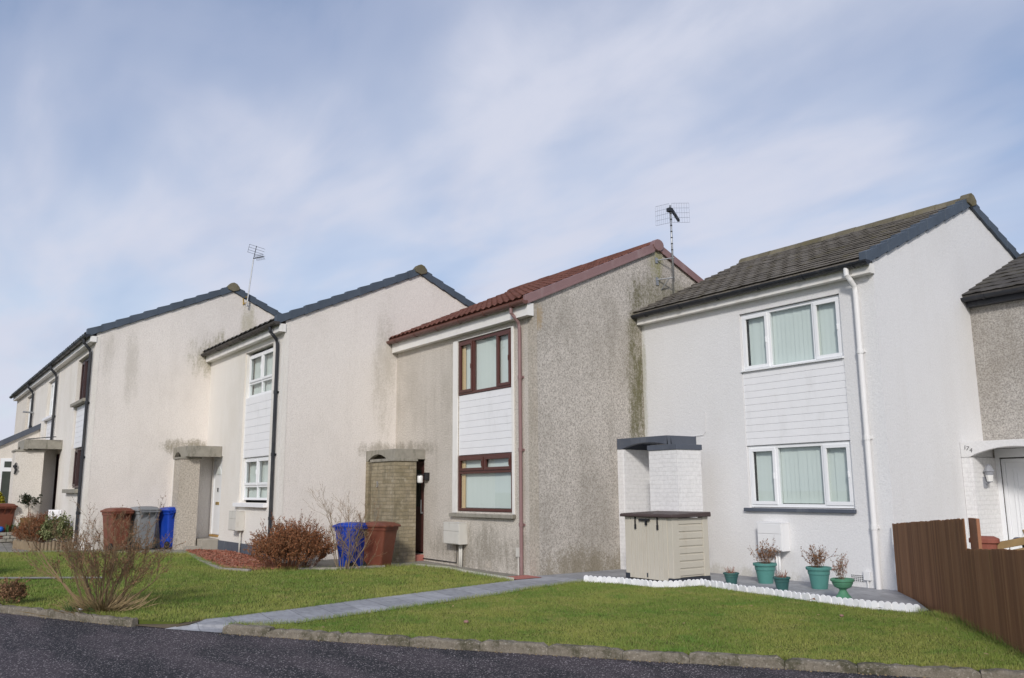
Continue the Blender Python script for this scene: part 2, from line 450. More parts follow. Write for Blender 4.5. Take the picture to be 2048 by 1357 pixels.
M['road'] = asphalt('road_asphalt', (0.040, 0.040, 0.046), (0.15, 0.15, 0.15), (0.02, 0.02, 0.024))

def kerb_mat():
    k = NT('kerb_concrete')
    c = k.mix(k.noise(16, 7, 0.75), (0.085, 0.070, 0.050), (0.40, 0.355, 0.285))
    c = k.mix(k.rng(k.noise(2.4, 9, 0.8), 0.46, 0.62, 0, 0.85), c, (0.075, 0.072, 0.042))
    c = k.mix(k.rng(k.voro(70), 0.05, 0.32, 0.55, 0.0), c, (0.05, 0.045, 0.035))
    c = k.mix(k.rng(k.noise(45, 4), 0.55, 0.7, 0, 0.6), c, (0.48, 0.44, 0.38))
    k.bump(k.noise(28, 6, 0.75), 1.0, 0.02)
    return k.done(c, 0.95, 0.15)
M['kerb'] = kerb_mat()

def slabs(name, a, b, joint, size, rot):
    k = NT(name)
    br = k.node('ShaderNodeTexBrick')
    k.link(k.mapping((1, 1, 1), (0, 0, rot)), br.inputs['Vector'])
    br.inputs['Scale'].default_value = 1.0
    br.inputs['Brick Width'].default_value = size; br.inputs['Row Height'].default_value = size * 0.66
    br.inputs['Mortar Size'].default_value = 0.006
    br.inputs['Color1'].default_value = (*a, 1); br.inputs['Color2'].default_value = (*b, 1)
    br.inputs['Mortar'].default_value = (*joint, 1)
    c = k.mix(k.rng(k.noise(6, 7, 0.7, k.mapping((1, 2.5, 1), (0, 0, rot))), 0.4, 0.7, 0, 0.55), br.outputs['Color'], tuple(x * 0.5 for x in a))
    c = k.mix(k.rng(k.noise(1.1, 5, 0.6), 0.5, 0.7, 0, 0.5), c, tuple(min(1, x * 1.3) for x in b))
    k.bump(k.math('SUBTRACT', k.math('MULTIPLY', k.noise(25, 5, 0.7), 0.5), br.outputs['Fac']), 0.5, 0.006)
    return k.done(c, 0.75, 0.3)
M['path'] = slabs('grey_paving', (0.30, 0.302, 0.315), (0.41, 0.412, 0.425), (0.19, 0.19, 0.19), 0.6, R(8))
M['slab_old'] = slabs('old_slabs', (0.25, 0.235, 0.20), (0.31, 0.29, 0.25), (0.10, 0.11, 0.05), 0.6, R(3))

def fence_mat():
    k = NT('fence_stain')
    n = k.noise(9, 6, 0.7, k.mapping((4, 4, 0.25)))
    c = k.mix(n, (0.215, 0.095, 0.044), (0.46, 0.235, 0.108))
    c = k.mix(k.rng(k.rnd, 0, 1, 0, 0.55, False), c, (0.12, 0.052, 0.026))
    c = k.mix(k.rng(k.noise(3.2, 7, 0.7, k.mapping((5, 5, 0.3))), 0.62, 0.72, 0, 0.6), c, (0.16, 0.12, 0.035))
    k.bump(n, 0.6, 0.01)
    return k.done(c, 0.7, 0.25)
M['fence'] = fence_mat()
M['fence_post'] = plain('orange_stained_post', (0.33, 0.145, 0.075), 0.7, 0.3, 7)
M['twig'] = plain('grey_brown_twig', (0.225, 0.155, 0.085), 0.9, 0.45, 7)
M['twig_pale'] = plain('pale_twig', (0.30, 0.215, 0.13), 0.9, 0.3, 7)
M['twig_dark'] = plain('dark_twig', (0.14, 0.085, 0.055), 0.9, 0.35, 7)
M['twig_red'] = plain('red_twig', (0.21, 0.095, 0.050), 0.85, 0.4, 7)
def leaf_mat(name, a, b):
    k = NT(name)
    return k.done(k.mix(k.rng(k.rnd, 0, 1, 0, 1, False), a, b), 0.7, 0.25)
M['leaf_rust'] = leaf_mat('rust_leaf', (0.33, 0.120, 0.048), (0.17, 0.095, 0.048))
M['leaf_dry'] = leaf_mat('dry_leaf', (0.16, 0.085, 0.045), (0.30, 0.16, 0.09))
M['leaf_pink'] = leaf_mat('pink_seed_head', (0.34, 0.17, 0.14), (0.20, 0.13, 0.075))
M['leaf_green'] = leaf_mat('variegated_leaf', (0.10, 0.13, 0.04), (0.24, 0.25, 0.12))
M['leaf_dark'] = leaf_mat('dark_leaf', (0.020, 0.032, 0.016), (0.04, 0.055, 0.025))
M['leaf_yellow'] = leaf_mat('golden_conifer', (0.28, 0.26, 0.020), (0.42, 0.36, 0.030))
M['leaf_daff'] = leaf_mat('daffodil_leaf', (0.05, 0.10, 0.03), (0.09, 0.15, 0.05))
M['straw'] = leaf_mat('straw', (0.34, 0.25, 0.13), (0.22, 0.16, 0.08))
M['gravel'] = leaf_mat('red_chips', (0.36, 0.115, 0.070), (0.30, 0.17, 0.12))
M['gravel_base'] = plain('red_gravel_base', (0.26, 0.095, 0.062), 0.95, 0.35, 25)
M['log'] = plain('log_roll', (0.26, 0.20, 0.13), 0.9, 0.4, 8, dirt=(0.12, 0.10, 0.07), dirt_amt=0.7)
M['teal'] = plain('teal_plastic', (0.085, 0.25, 0.220), 0.5, 0.16, 6, dirt=(0.13, 0.34, 0.29), dirt_amt=0.6)
M['green_pot'] = plain('dark_green_plastic', (0.036, 0.115, 0.108), 0.5, 0.2, 6, dirt=(0.08, 0.18, 0.15), dirt_amt=0.5)
M['urn'] = plain('faded_green_plastic', (0.085, 0.24, 0.14), 0.5, 0.2, 6, dirt=(0.14, 0.33, 0.25), dirt_amt=0.8)
M['shed'] = plain('beige_resin', (0.56, 0.52, 0.435), 0.55, 0.05, 5, dirt=(0.45, 0.39, 0.29), dirt_amt=0.35)
M['shed_lid'] = plain('brown_resin_lid', (0.070, 0.048, 0.045), 0.55, 0.2, 6)
M['shed_base'] = plain('charcoal_resin', (0.035, 0.040, 0.052), 0.55, 0.2, 6)
M['bin_red'] = plain('brown_red_bin', (0.175, 0.055, 0.032), 0.5, 0.16, 4, dirt=(0.22, 0.11, 0.075), dirt_amt=0.5)
M['bin_grey'] = plain('grey_bin', (0.215, 0.225, 0.235), 0.5, 0.12, 4, dirt=(0.29, 0.29, 0.29), dirt_amt=0.5)
M['bin_blue'] = plain('blue_bin', (0.008, 0.050, 0.38), 0.42, 0.14, 4, dirt=(0.10, 0.16, 0.42), dirt_amt=0.2)
M['rubber'] = plain('black_rubber', (0.02, 0.02, 0.02), 0.7, 0.2)
M['terracotta'] = plain('terracotta', (0.28, 0.090, 0.060), 0.7, 0.2)
M['crate'] = plain('old_timber', (0.30, 0.205, 0.095), 0.85, 0.4, 9)
M['navy'] = plain('navy_paint', (0.015, 0.022, 0.085), 0.35, 0.2)
M['edging'] = plain('white_edging_plastic', (0.84, 0.84, 0.85), 0.45, 0.05, 5, dirt=(0.55, 0.55, 0.5), dirt_amt=0.3)
M['stone'] = plain('pebble', (0.34, 0.30, 0.27), 0.85, 0.3, 14)
M['stone_pink'] = plain('pink_pebble', (0.30, 0.17, 0.14), 0.85, 0.3, 14)
M['ink'] = plain('number_paint', (0.16, 0.16, 0.165), 0.8, 0.4)
M['black_metal'] = plain('black_metal', (0.02, 0.02, 0.022), 0.5, 0.2)
M['lantern'] = plain('silver_grey_lantern', (0.30, 0.31, 0.34), 0.5, 0.2)
M['wood_trim'] = plain('pot_brown', (0.16, 0.10, 0.035), 0.6, 0.2)
M['blue_toy'] = plain('blue_plastic', (0.02, 0.12, 0.50), 0.4, 0.1)

# ------------------------------------------------------------------ ground
def g(x):
    if x > -6.5: return 0.0
    if x > -22: return 0.016 * (-6.5 - x)
    return 0.248
def sheet(name, poly, dz, mat, kind='structure', label=None, cat=None, thick=0.0, parent=None):
    bm = bmesh.new()
    f = bm.faces.new([bm.verts.new((x, y, 0)) for x, y in poly])
    for xc in (-6.5, -22):
        bmesh.ops.bisect_plane(bm, geom=bm.verts[:] + bm.edges[:] + bm.faces[:], plane_co=(xc, 0, 0), plane_no=(1, 0, 0))
    bmesh.ops.triangulate(bm, faces=bm.faces[:])
    if thick:
        r = bmesh.ops.extrude_face_region(bm, geom=bm.faces[:])
        for v in r['geom']:
            if isinstance(v, bmesh.types.BMVert): v.co.z -= thick
    for v in bm.verts: v.co.z += g(v.co.x) + dz
    bmesh.ops.recalc_face_normals(bm, faces=bm.faces)
    if not thick:
        for f in bm.faces:
            if f.normal.z < 0: f.normal_flip()
    me = bpy.data.meshes.new(name); bm.to_mesh(me); bm.free()
    me.materials.append(mat)
    o = bpy.data.objects.new(name, me); COL.objects.link(o)
    if parent is not None: o.parent = parent
    return tag(o, label, cat, None, kind)

KPTS = [Vector(q) for q in ((-75, -36.5), (-30, -20.3), (-16, -14.75), (-9.6, -12.12), (-6.57, -10.84), (-4.04, -9.66), (-2.91, -8.95), (-1.52, -8.09), (-0.26, -7.25), (1.15, -6.27), (2.58, -5.26), (3.67, -4.50), (7.4, -1.9), (60, 34.5))]
KS = [0.0]
for a_, b_ in zip(KPTS, KPTS[1:]): KS.append(KS[-1] + (b_ - a_).length)
KS = [q - KS[4] for q in KS]
def _kt(t):
    i = 0
    while i < len(KS) - 2 and t > KS[i + 1]: i += 1
    d = (KPTS[i + 1] - KPTS[i]).normalized()
    return KPTS[i] + d * (t - KS[i]), d
def kp(t, off=0.0):
    """point at t metres along the kerb (0 = its left end in view), off metres towards the houses"""
    p, d = _kt(t)
    d = (_kt(t + 0.5)[1] + _kt(t - 0.5)[1]).normalized()
    q = p + Vector((-d.y, d.x)) * off
    return (q.x, q.y)
def kline(t0, t1, off, step=1.0):
    n = max(1, int(abs(t1 - t0) / step))
    return [kp(t0 + (t1 - t0) * i / n, off) for i in range(n + 1)]
T_L = 2.79                                       # end of the left kerb run
T_R = (Vector((-2.91, -8.95)) - KPTS[5]).length + KS[5]   # start of the right run
sheet('ground', [(-400, -400), (400, -400), (400, 400), (-400, 400)], -0.40, M['soil'])
sheet('garden_ground', kline(-50, 32, 0.62) + [(32, 40), (-70, 40)], -0.035, M['earth'])
sheet('pavement', kline(-60, 50, -2.62, 2) + kline(50, -60, 0.03, 1), -0.075, M['pavement'])
sheet('road', kline(-60, 50, -9.2, 2) + kline(50, -60, -2.80, 2), -0.17, M['road'])
LRK = kline(T_R, T_R + 8.35, 0.055, 0.5)
LR = LRK + [(3.45, -3.72), (2.10, -2.30), (1.36, -1.93), (0.78, -2.05), (0.05, -2.02), (-0.75, -1.91), (-1.42, -1.87), (-2.25, -1.66), (-2.36, -2.15), (-2.6, -2.47),
      (-3.33, -2.52), (-3.90, -2.74), (-3.72, -3.83), (-3.37, -4.83), (-3.14, -5.82), (-2.95, -6.69), (-2.74, -7.49), (-2.6, -8.21)]
LLK = kline(-13, T_L, 0.055, 0.5)
LL = LLK + [(-3.60, -9.30), (-3.61, -8.73), (-3.81, -7.7), (-4.06, -6.88), (-4.23, -6.0), (-4.48, -4.99), (-4.80, -3.62), (-5.95, -3.52), (-7.22, -3.40), (-8.15, -3.60), (-8.2, -4.3), (-8.30, -5.10),
      (-8.9, -6.1), (-9.6, -6.9), (-11.77, -6.76), (-13.4, -6.58), (-14.1, -7.2), (-15.9, -9.5), (-16.6, -10.4), (-17.2, -11.6), (-19, -17.0)]
sheet('lawn_right', LR, -0.012, M['soil'], thick=0.10)
sheet('lawn_left', LL, -0.012, M['soil'], thick=0.10)
PATH = [(-3.60, -8.95), (-2.72, -8.62), (-2.6, -8.21), (-2.74, -7.49), (-2.95, -6.69), (-3.14, -5.82), (-3.37, -4.83), (-3.72, -3.83), (-3.90, -2.74), (-3.33, -2.52), (-2.6, -2.47), (-2.36, -2.15),
        (-2.25, -1.66), (-1.42, -1.87), (-0.75, -1.91), (0.05, -2.02), (0.78, -2.05), (1.36, -1.93), (1.30, -1.60), (0.1, -0.05), (0.0, 0.05), (-5.16, 0.05), (-5.16, -2.85), (-4.83, -2.92), (-4.83, -3.44), (-4.80, -3.62),
        (-4.48, -4.99), (-4.23, -6.0), (-4.06, -6.88), (-3.81, -7.7), (-3.61, -8.73)]
sheet('path', PATH, 0.0, M['path'])
q = [kp(T_L + 0.50, -0.05), kp(T_R - 0.02, -0.05), kp(T_R - 0.02, 0.10), (-2.72, -8.62), (-3.60, -8.95), (-3.50, -9.22)]
mb = MB(); mb.add([(q[0][0], q[0][1], -0.069), (q[1][0], q[1][1], -0.069), (q[2][0], q[2][1], -0.055), (q[3][0], q[3][1], 0.0), (q[4][0], q[4][1], 0.0), (q[5][0], q[5][1], -0.03)], [(0, 1, 2, 5), (5, 2, 3, 4)])
tag(obj('path_ramp', mb, M['path']), kind='structure')
a_, b_ = kp(T_L - 0.05, 0.0), kp(T_L + 0.55, -0.02)
mb = MB(); mb.add([(a_[0], a_[1], -0.065), (b_[0], b_[1], -0.070), (-3.44, -9.2, -0.02), (-3.58, -8.95, -0.004), (-4.3, -9.25, -0.016)], [(0, 1, 2, 4), (2, 3, 4)])
tag(obj('verge_earth', mb, M['earth']), kind='structure')
sheet('yard_paving', [(-10.49, -2.75), (-5.2, -2.75), (-5.2, -3.40), (-7.2, -3.28), (-8.1, -3.42), (-8.15, -5.0), (-9.3, -5.6), (-10.49, -5.3)], -0.02, M['slab_old'])
sheet('side_paving', [(-16.0, -5.5), (-13.0, -5.5), (-13.3, -6.55), (-14.1, -7.2), (-15.9, -9.5), (-16.6, -10.4), (-23, -12.0), (-23, -8.3), (-16.0, -8.3)], -0.012, M['slab_old'])
sheet('garden_strip', [(-11.2, -11.9), (-10.95, -11.95), (-9.15, -9.1), (-9.4, -9.05)], 0.012, M['slab_old'])
sheet('neighbour_yard', [(0.05, 0.0), (3.6, -3.85), (12, 1), (12, 9), (0.05, 9)], -0.02, M['slab_old'])
sheet('red_step', [(-4.84, -3.46), (-4.84, -2.90), (-5.35, -2.86), (-5.35, -3.42)], 0.006, M['red_step'], label=None)

random.seed(7)
def kerb_run(t0, t1):
    mb = MB(); t = t0
    while t < t1 - 0.05:
        L = min(random.uniform(0.55, 0.95), t1 - t)
        n = max(6, int(L / 0.06))
        rings = []
        tilt = random.uniform(-0.008, 0.008); hh = random.uniform(-0.008, 0.008)
        for i in range(n + 1):
            q = t + 0.0025 + (L - 0.005) * i / n
            x, y = kp(q, 0)
            top = g(x) + 0.012 + hh + random.uniform(-0.006, 0.006) - (random.uniform(0.008, 0.03) if i in (0, n) else 0)
            o = random.uniform(-0.005, 0.005) + tilt
            ring = []
            for off, z in ((-0.055, -0.20), (-0.055, -0.022), (-0.040, 0.0), (0.03, 0.003), (0.045, -0.012), (0.045, -0.20)):
                px, py = kp(q, off + o + random.uniform(-0.006, 0.004))
                ring.append((px, py, top + z + random.uniform(-0.006, 0.006)))
            rings.append(ring)
        mb.loft(rings)
        t += L
    o = obj('kerb', mb, M['kerb'])
    return tag(o, kind='structure')
kerb_run(-13, T_L)
kerb_run(T_R, 26)
mb = MB(); t = -20
while t < 30:
    a, b = t + 0.004, t + 0.91
    pts = [kp(a, -2.80), kp(b, -2.80), kp(b, -2.64), kp(a, -2.64)]
    z = -0.07 + random.uniform(-0.004, 0.004)
    mb.prism([(x, y, g(x) + z - 0.12) for x, y in pts], (0, 0, 0.12)); t += 0.915
tag(obj('road_kerb', mb, M['kerb']), kind='structure')
# loose earth along the kerb foot, joining pavement and kerb
mb = MB()
for t in np.arange(-11, 16, 0.03):
    if T_L < t < T_R or random.random() < 0.35: continue
    x, y = kp(t, -0.06 - abs(random.gauss(0, 0.022)))
    r = random.uniform(0.005, 0.016)
    mb.add([(x - r, y - r * .6, g(x) - 0.078), (x + r, y - r * .5, g(x) - 0.078), (x + r * .5, y + r, g(x) - 0.078), (x, y, g(x) - 0.078 + r * 0.8)], [(0, 1, 3), (1, 2, 3), (2, 0, 3)])
tag(obj('kerb_litter', mb, M['straw']), 'dry earth and straw bits lying along the kerb foot', 'litter', kind='stuff')

def white_kerb(pts, w=0.10, z0=-0.06, z1=0.035):
    mb = MB()
    for a, b in zip(pts, pts[1:]):
        a = Vector((*a, 0)); b = Vector((*b, 0)); d = (b - a).normalized(); n = Vector((-d.y, d.x, 0)) * w * 0.5
        L = (b - a).length; m = max(1, round(L / 0.9))
        for i in range(m):
            p = a + d * (L * i / m + 0.003); q = a + d * (L * (i + 1) / m - 0.003)
            z = g(p.x)
            mb.prism([(v.x, v.y, z + z0) for v in (p - n, q - n, q + n, p + n)], (0, 0, z1 - z0))
    return mb
tag(obj('garden_kerb', white_kerb([(-4.87, -3.53), (-5.95, -3.46), (-7.22, -3.32), (-8.18, -3.50)]), plain('whitened_kerb', (0.60, 0.57, 0.52), 0.85, 0.15, 9), bevel=0.008),
    'whitish concrete edging strip between the left lawn and the grey harled house', 'garden edging')
tag(obj('garden_kerb', white_kerb([(-8.22, -4.2), (-8.35, -5.1), (-8.75, -5.75)], 0.12), M['step_conc'], bevel=0.008),
    'grey concrete edging stones in front of the blue and brown bins by the brick porch', 'garden edging')
tag(obj('garden_kerb', white_kerb([(-9.0, -6.6), (-9.7, -6.95), (-11.77, -6.74), (-13.4, -6.52)], 0.10, -0.06, 0.03), M['stone_old'], bevel=0.008),
    'mossy concrete edging along the red gravel bed', 'garden edging')

# ------------------------------------------------------------------ houses
def facade(mb, x0, x1, z0, z1, holes, depth):
    xs = sorted({x0, x1, *[h[0] for h in holes], *[h[1] for h in holes]})
    zs = sorted({z0, z1, *[h[2] for h in holes], *[h[3] for h in holes]})
    for i in range(len(xs) - 1):
        for j in range(len(zs) - 1):
            cx, cz = (xs[i] + xs[i + 1]) / 2, (zs[j] + zs[j + 1]) / 2
            if any(h[0] < cx < h[1] and h[2] < cz < h[3] for h in holes): continue
            mb.add([(xs[i], 0, zs[j]), (xs[i + 1], 0, zs[j]), (xs[i + 1], 0, zs[j + 1]), (xs[i], 0, zs[j + 1])], [(0, 1, 2, 3)])
    for a, b, c, d in holes:
        for p, q in (((a, c), (a, d)), ((a, d), (b, d)), ((b, d), (b, c)), ((b, c), (a, c))):
            mb.add([(p[0], 0, p[1]), (q[0], 0, q[1]), (q[0], depth, q[1]), (p[0], depth, p[1])], [(0, 1, 2, 3)])

SL = 0.455
HALF = 3.33
def roof_slope(mb, x0, x1, P, front, n, wave, amp, lip, rs):
    """one slope of tiles over the underside plane z = P + SL*y; each course is a wedge with its lower edge raised"""
    ya, yb = -0.24, HALF
    L = yb - ya
    nx = max(8, int((x1 - x0) / (wave / 8 if amp > 0.012 else wave / 4)))
    rnd = random.Random(rs)
    for j in range(n):
        t0 = j / n; t1 = min(1.0, (j + 1.12) / n)
        y0 = ya + L * t0; y1 = ya + L * t1
        vs = []
        sh = (wave / 2 if j % 2 else 0) if amp <= 0.012 else 0
        tile_dz = {}
        for i in range(nx + 1):
            x = x0 + (x1 - x0) * i / nx
            k = int((x + sh) / wave - 1000)
            if k not in tile_dz: tile_dz[k] = rnd.uniform(-0.004, 0.004)
            ph = ((x + sh) / wave) % 1.0
            if amp > 0.012: h = amp * (0.5 + 0.5 * math.cos(2 * math.pi * ph)) ** 0.8
            else: h = amp * (1.0 if ph < 0.12 else 0.0)
            h += tile_dz[k]
            b = 0.115
            for y, dz in ((y0 + 0.05, b - 0.012), (y0, b + lip * 0.5 + h), (y0 + 0.004, b + lip + h), (y1, b + 0.002 + h * 0.8)):
                yy = y if front else 2 * HALF - y
                vs.append((x, yy, P + SL * y + dz))
        fs = []
        for i in range(nx):
            for r in (0, 1, 2):
                a = i * 4 + r
                fs.append((a, a + 4, a + 5, a + 1))
        # closing ends
        mb.add(vs, fs)

def window(house, name, x0, x1, z0, z1, y, fm, style, fill='blind', label=None):
    """frame > pane, blind; the frame's face is at y"""
    fw = 0.055; d = 0.07
    mb = MB()
    yb = y + d
    mb.box(x0, x1, y, yb, z0, z0 + fw); mb.box(x0, x1, y, yb, z1 - fw, z1)
    mb.box(x0, x0 + fw, y, yb, z0 + fw, z1 - fw); mb.box(x1 - fw, x1, y, yb, z0 + fw, z1 - fw)
    W, H = x1 - x0, z1 - z0
    cells = []
    sash = []
    if style == 'three':
        m1, m2 = x0 + W * 0.29, x0 + W * 0.735
        for m in (m1, m2): mb.box(m - 0.028, m + 0.028, y + 0.002, yb - 0.002, z0 + fw, z1 - fw)
        cells = [(x0 + fw, m1 - 0.028, z0 + fw, z1 - fw), (m1 + 0.028, m2 - 0.028, z0 + fw, z1 - fw), (m2 + 0.028, x1 - fw, z0 + fw, z1 - fw)]
        sash = [0, 2]
    elif style == 'transom':
        t = z0 + H * 0.70; m = x0 + W * 0.5
        mb.box(x0 + fw, x1 - fw, y + 0.002, yb - 0.002, t - 0.035, t + 0.035)
        mb.box(m - 0.03, m + 0.03, y + 0.002, yb - 0.002, t + 0.035, z1 - fw)
        cells = [(x0 + fw, x1 - fw, z0 + fw, t - 0.035), (x0 + fw, m - 0.03, t + 0.035, z1 - fw), (m + 0.03, x1 - fw, t + 0.035, z1 - fw)]
        sash = [1, 2]
    elif style == 'four':
        t = z0 + H * 0.33; m = x0 + W * 0.5
        mb.box(m - 0.03, m + 0.03, y + 0.002, yb - 0.002, z0 + fw, z1 - fw)
        for a, b in ((x0 + fw, m - 0.03), (m + 0.03, x1 - fw)):
            mb.box(a, b, y + 0.004, yb - 0.004, t - 0.03, t + 0.03)
            cells += [(a, b, z0 + fw, t - 0.03), (a, b, t + 0.03, z1 - fw)]
            mb.box((a + b) / 2 - 0.12, (a + b) / 2 + 0.12, y - 0.012, y - 0.001, z1 - 0.042, z1 - 0.018)
        sash = [1, 3]
    for i in sash:
        a, b, c, e = cells[i]
        s = 0.045
        mb.box(a - .012, b + .012, y - 0.018, y + 0.02, c - .012, c + s); mb.box(a - .012, b + .012, y - 0.018, y + 0.02, e - s, e + .012)
        mb.box(a - .012, a + s, y - 0.018, y + 0.02, c + s, e - s); mb.box(b - s, b + .012, y - 0.018, y + 0.02, c + s, e - s)
        # handle
        mb.box(b - s + 0.004, b - s + 0.026, y - 0.032, y - 0.018, (c + e) / 2 - 0.05, (c + e) / 2 + 0.05)
    o = obj(name, mb, fm, house, bevel=0.004)
    if label: o['label'] = label
    pm = MB()
    for a, b, c, e in cells:
        pm.add([(a - 0.005, y + 0.024, c - 0.005), (b + 0.005, y + 0.024, c - 0.005), (b + 0.005, y + 0.024, e + 0.005), (a - 0.005, y + 0.024, e + 0.005)], [(0, 1, 2, 3)])
    obj('pane', pm, M['glass'], o)
    bl = MB()
    if fill == 'blind':
        a0, b0 = x0 + 0.10, x1 - 0.03
        n = int((b0 - a0) / 0.085)
        rr = random.Random(int(x0 * 100 + z0 * 7))
        for i in range(n):
            xa = a0 + (b0 - a0) * i / n; xb = a0 + (b0 - a0) * (i + 1.10) / n
            q = rr.uniform(-0.006, 0.006)
            bl.add([(xa, y + 0.082 + q, z0 + 0.065), (xb, y + 0.094 + q, z0 + 0.065), (xb, y + 0.094 + q, z1 - 0.052), (xa, y + 0.082 + q, z1 - 0.052)], [(0, 1, 2, 3)])
        obj('blind', bl, M['blind'], o)
    elif fill in ('net', 'curtain'):
        n = 60; vs = []; fs = []
        for i in range(n + 1):
            x = x0 + 0.05 + (W - 0.1) * i / n
            yy = y + 0.105 + 0.012 * math.sin(i * 1.9) + 0.006 * math.sin(i * 0.7)
            vs += [(x, yy, z0 + 0.03), (x, yy, z1 - 0.03)]
        for i in range(n): fs.append((2 * i, 2 * i + 2, 2 * i + 3, 2 * i + 1))
        bl.add(vs, fs)
        obj('net_curtain', bl, M['net'], o)
    if fill == 'blind' and fm is M['maroon']:
        cu = MB()
        for a, b in ((x0 + 0.05, x0 + 0.20),):
            n = 14; vs = []; fs = []
            for i in range(n + 1):
                x = a + (b - a) * i / n; yy = y + 0.055 + 0.008 * math.sin(i * 2.0)
                vs += [(x, yy, z0 + 0.05), (x, yy, z1 - 0.05)]
            for i in range(n): fs.append((2 * i, 2 * i + 2, 2 * i + 3, 2 * i + 1))
            cu.add(vs, fs)
        obj('curtain', cu, M['curtain'], o)
    return o

def house(label, xr, xl, yf, P, zb, wall, front, roof, ridge, verge, gutter, gutter_y, pipe, fascia, fb, wins, hole, depth, opts):
    """origin at the right front corner; local x runs left (negative), y into the house"""
    W = xr - xl
    h = thing('terraced_house', label, 'house', (xr, yf, 0))
    D = 2 * HALF
    zt = P
    ap = P + SL * HALF
    # gables and back
    mb = MB()
    yy0 = 0.0
    mb.add([(0, 0, zb), (0, D, zb), (0, D, zt), (0, HALF, ap), (0, 0, zt)], [(0, 1, 2, 3, 4)])
    mb.add([(-W, 0, zb), (-W, D, zb), (-W, D, zt), (-W, HALF, ap), (-W, 0, zt)], [(4, 3, 2, 1, 0)])
    mb.add([(0, D, zb), (-W, D, zb), (-W, D, zt), (0, D, zt)], [(0, 1, 2, 3)])
    obj('gable_wall', mb, wall, h)
    holes = [hole] + ([opts['door'][:2] + (opts['door'][2], opts['door'][3])] if 'door' in opts else [])
    mb = MB()
    facade(mb, -W, 0, zb, zt, holes, depth)
    obj('front_wall', mb, front, h)
    # closing sheet behind the openings
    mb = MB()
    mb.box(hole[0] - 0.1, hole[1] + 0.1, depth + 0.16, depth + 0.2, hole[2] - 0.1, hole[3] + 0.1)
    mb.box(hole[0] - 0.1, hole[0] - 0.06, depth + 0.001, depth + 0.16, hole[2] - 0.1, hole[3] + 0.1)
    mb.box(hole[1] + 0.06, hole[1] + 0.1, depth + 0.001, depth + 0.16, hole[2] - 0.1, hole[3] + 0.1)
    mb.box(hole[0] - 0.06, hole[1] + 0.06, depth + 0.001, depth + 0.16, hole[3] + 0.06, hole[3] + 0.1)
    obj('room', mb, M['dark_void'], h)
    # corner bands
    if opts.get('band', True):
        mb = MB(); mb.box(-0.16, 0.006, -0.006, 0.0, zb, zt - 0.2); mb.box(0.0, 0.006, 0.0, 0.09, zb, zt - 0.05)
        obj('corner_band', mb, opts.get('band_mat', front), h)
    # roof
    mb = MB()
    th = 0.10
    xe = -0.03 if verge is not None else 0.05
    mb.prism([(xe, -0.22, P + SL * -0.22), (xe, HALF, ap), (xe, D + 0.22, P + SL * -0.22), (xe, D + 0.22, P + SL * -0.22 + th), (xe, HALF, ap + th), (xe, -0.22, P + SL * -0.22 + th)], (-W - xe, 0, 0))
    n, wave, amp, lip = opts['tiles']
    roof_slope(mb, -W, xe, P, True, n, wave, amp, lip, 3)
    roof_slope(mb, -W, xe, P, False, n, wave, amp, lip, 4)
    ro = obj('roof', mb, roof, h)
    # ridge tiles
    mb = MB(); x = -W
    rr = random.Random(int(xr * 10))
    while x < -0.02:
        x2 = min(x + 0.42, 0.06)
        zz = ap + 0.10 + rr.uniform(-0.006, 0.006)
        prof = [(-0.16, -0.04), (-0.12, 0.045), (-0.05, 0.095), (0.05, 0.095), (0.12, 0.045), (0.16, -0.04)]
        mb.prism([(x + 0.004, HALF + a, zz + b) for a, b in prof], (x2 - x - 0.008, 0, 0))
        x = x2 - (0.0 if x2 < 0.05 else 0)
        if x2 >= 0.05: break
    obj('ridge_tiles', mb, ridge, ro)
    # verge down the gable
    mb = MB(); cap = MB()
    if opts.get('verge_style') == 'board':
        for s in (1, -1):
            def yv(y): return y if s == 1 else D - y
            mb.prism([(-0.04, yv(-0.20), P + SL * -0.20 - 0.005), (-0.04, yv(HALF - 0.02), P + SL * (HALF - 0.02) - 0.005), (-0.04, yv(HALF - 0.02), P + SL * (HALF - 0.02) + 0.155), (-0.04, yv(-0.20), P + SL * -0.20 + 0.155)], (0.085, 0, 0))
            mb.prism([(0.0461, yv(-0.16), P + SL * -0.16 - 0.03), (0.0461, yv(HALF - 0.12), P + SL * (HALF - 0.12) - 0.03), (0.0461, yv(HALF - 0.12), P + SL * (HALF - 0.12) + 0.02), (0.0461, yv(-0.16), P + SL * -0.16 + 0.02)], (0.018, 0, 0))
        cap.prism([(-0.05, HALF + 0.15 * math.cos(a), ap + 0.085 + 0.13 * math.sin(a)) for a in np.linspace(0, 2 * math.pi, 14, endpoint=False)], (0.125, 0, 0))
    else:
        nv = 11; ya = -0.24
        for s in (1, -1):
            for j in range(nv):
                y0 = ya + (HALF - ya) * j / nv; y1 = ya + (HALF - ya) * (j + 1.07) / nv
                if j == nv - 1: y1 = HALF
                def yv(y): return y if s == 1 else D - y
                a = 0.028; top = 0.175
                z0 = P + SL * y0; z1 = P + SL * y1
                mb.prism([(-0.075, yv(y0), z0 - 0.01), (-0.075, yv(y1), z1 + 0.012), (-0.075, yv(y1), z1 + top - 0.005), (-0.075, yv(y0), z0 + top + a)], (0.13 - 0.006 * (j % 2), 0, 0))
        pr = [(-0.15, -0.05), (-0.17, 0.05), (-0.09, 0.17), (0.0, 0.21), (0.09, 0.17), (0.17, 0.05), (0.15, -0.05), (0, -0.11)]
        cap.prism([(-0.08, HALF + a, ap + 0.085 + b * 0.8) for a, b in pr], (0.165, 0, 0))
    if verge is not None:
        obj('verge', mb, verge, ro, bevel=0.006)
        obj('ridge_cap', cap, opts.get('cap_mat', ridge), ro, bevel=0.012)
    # fascia box and gutter
    mb = MB()
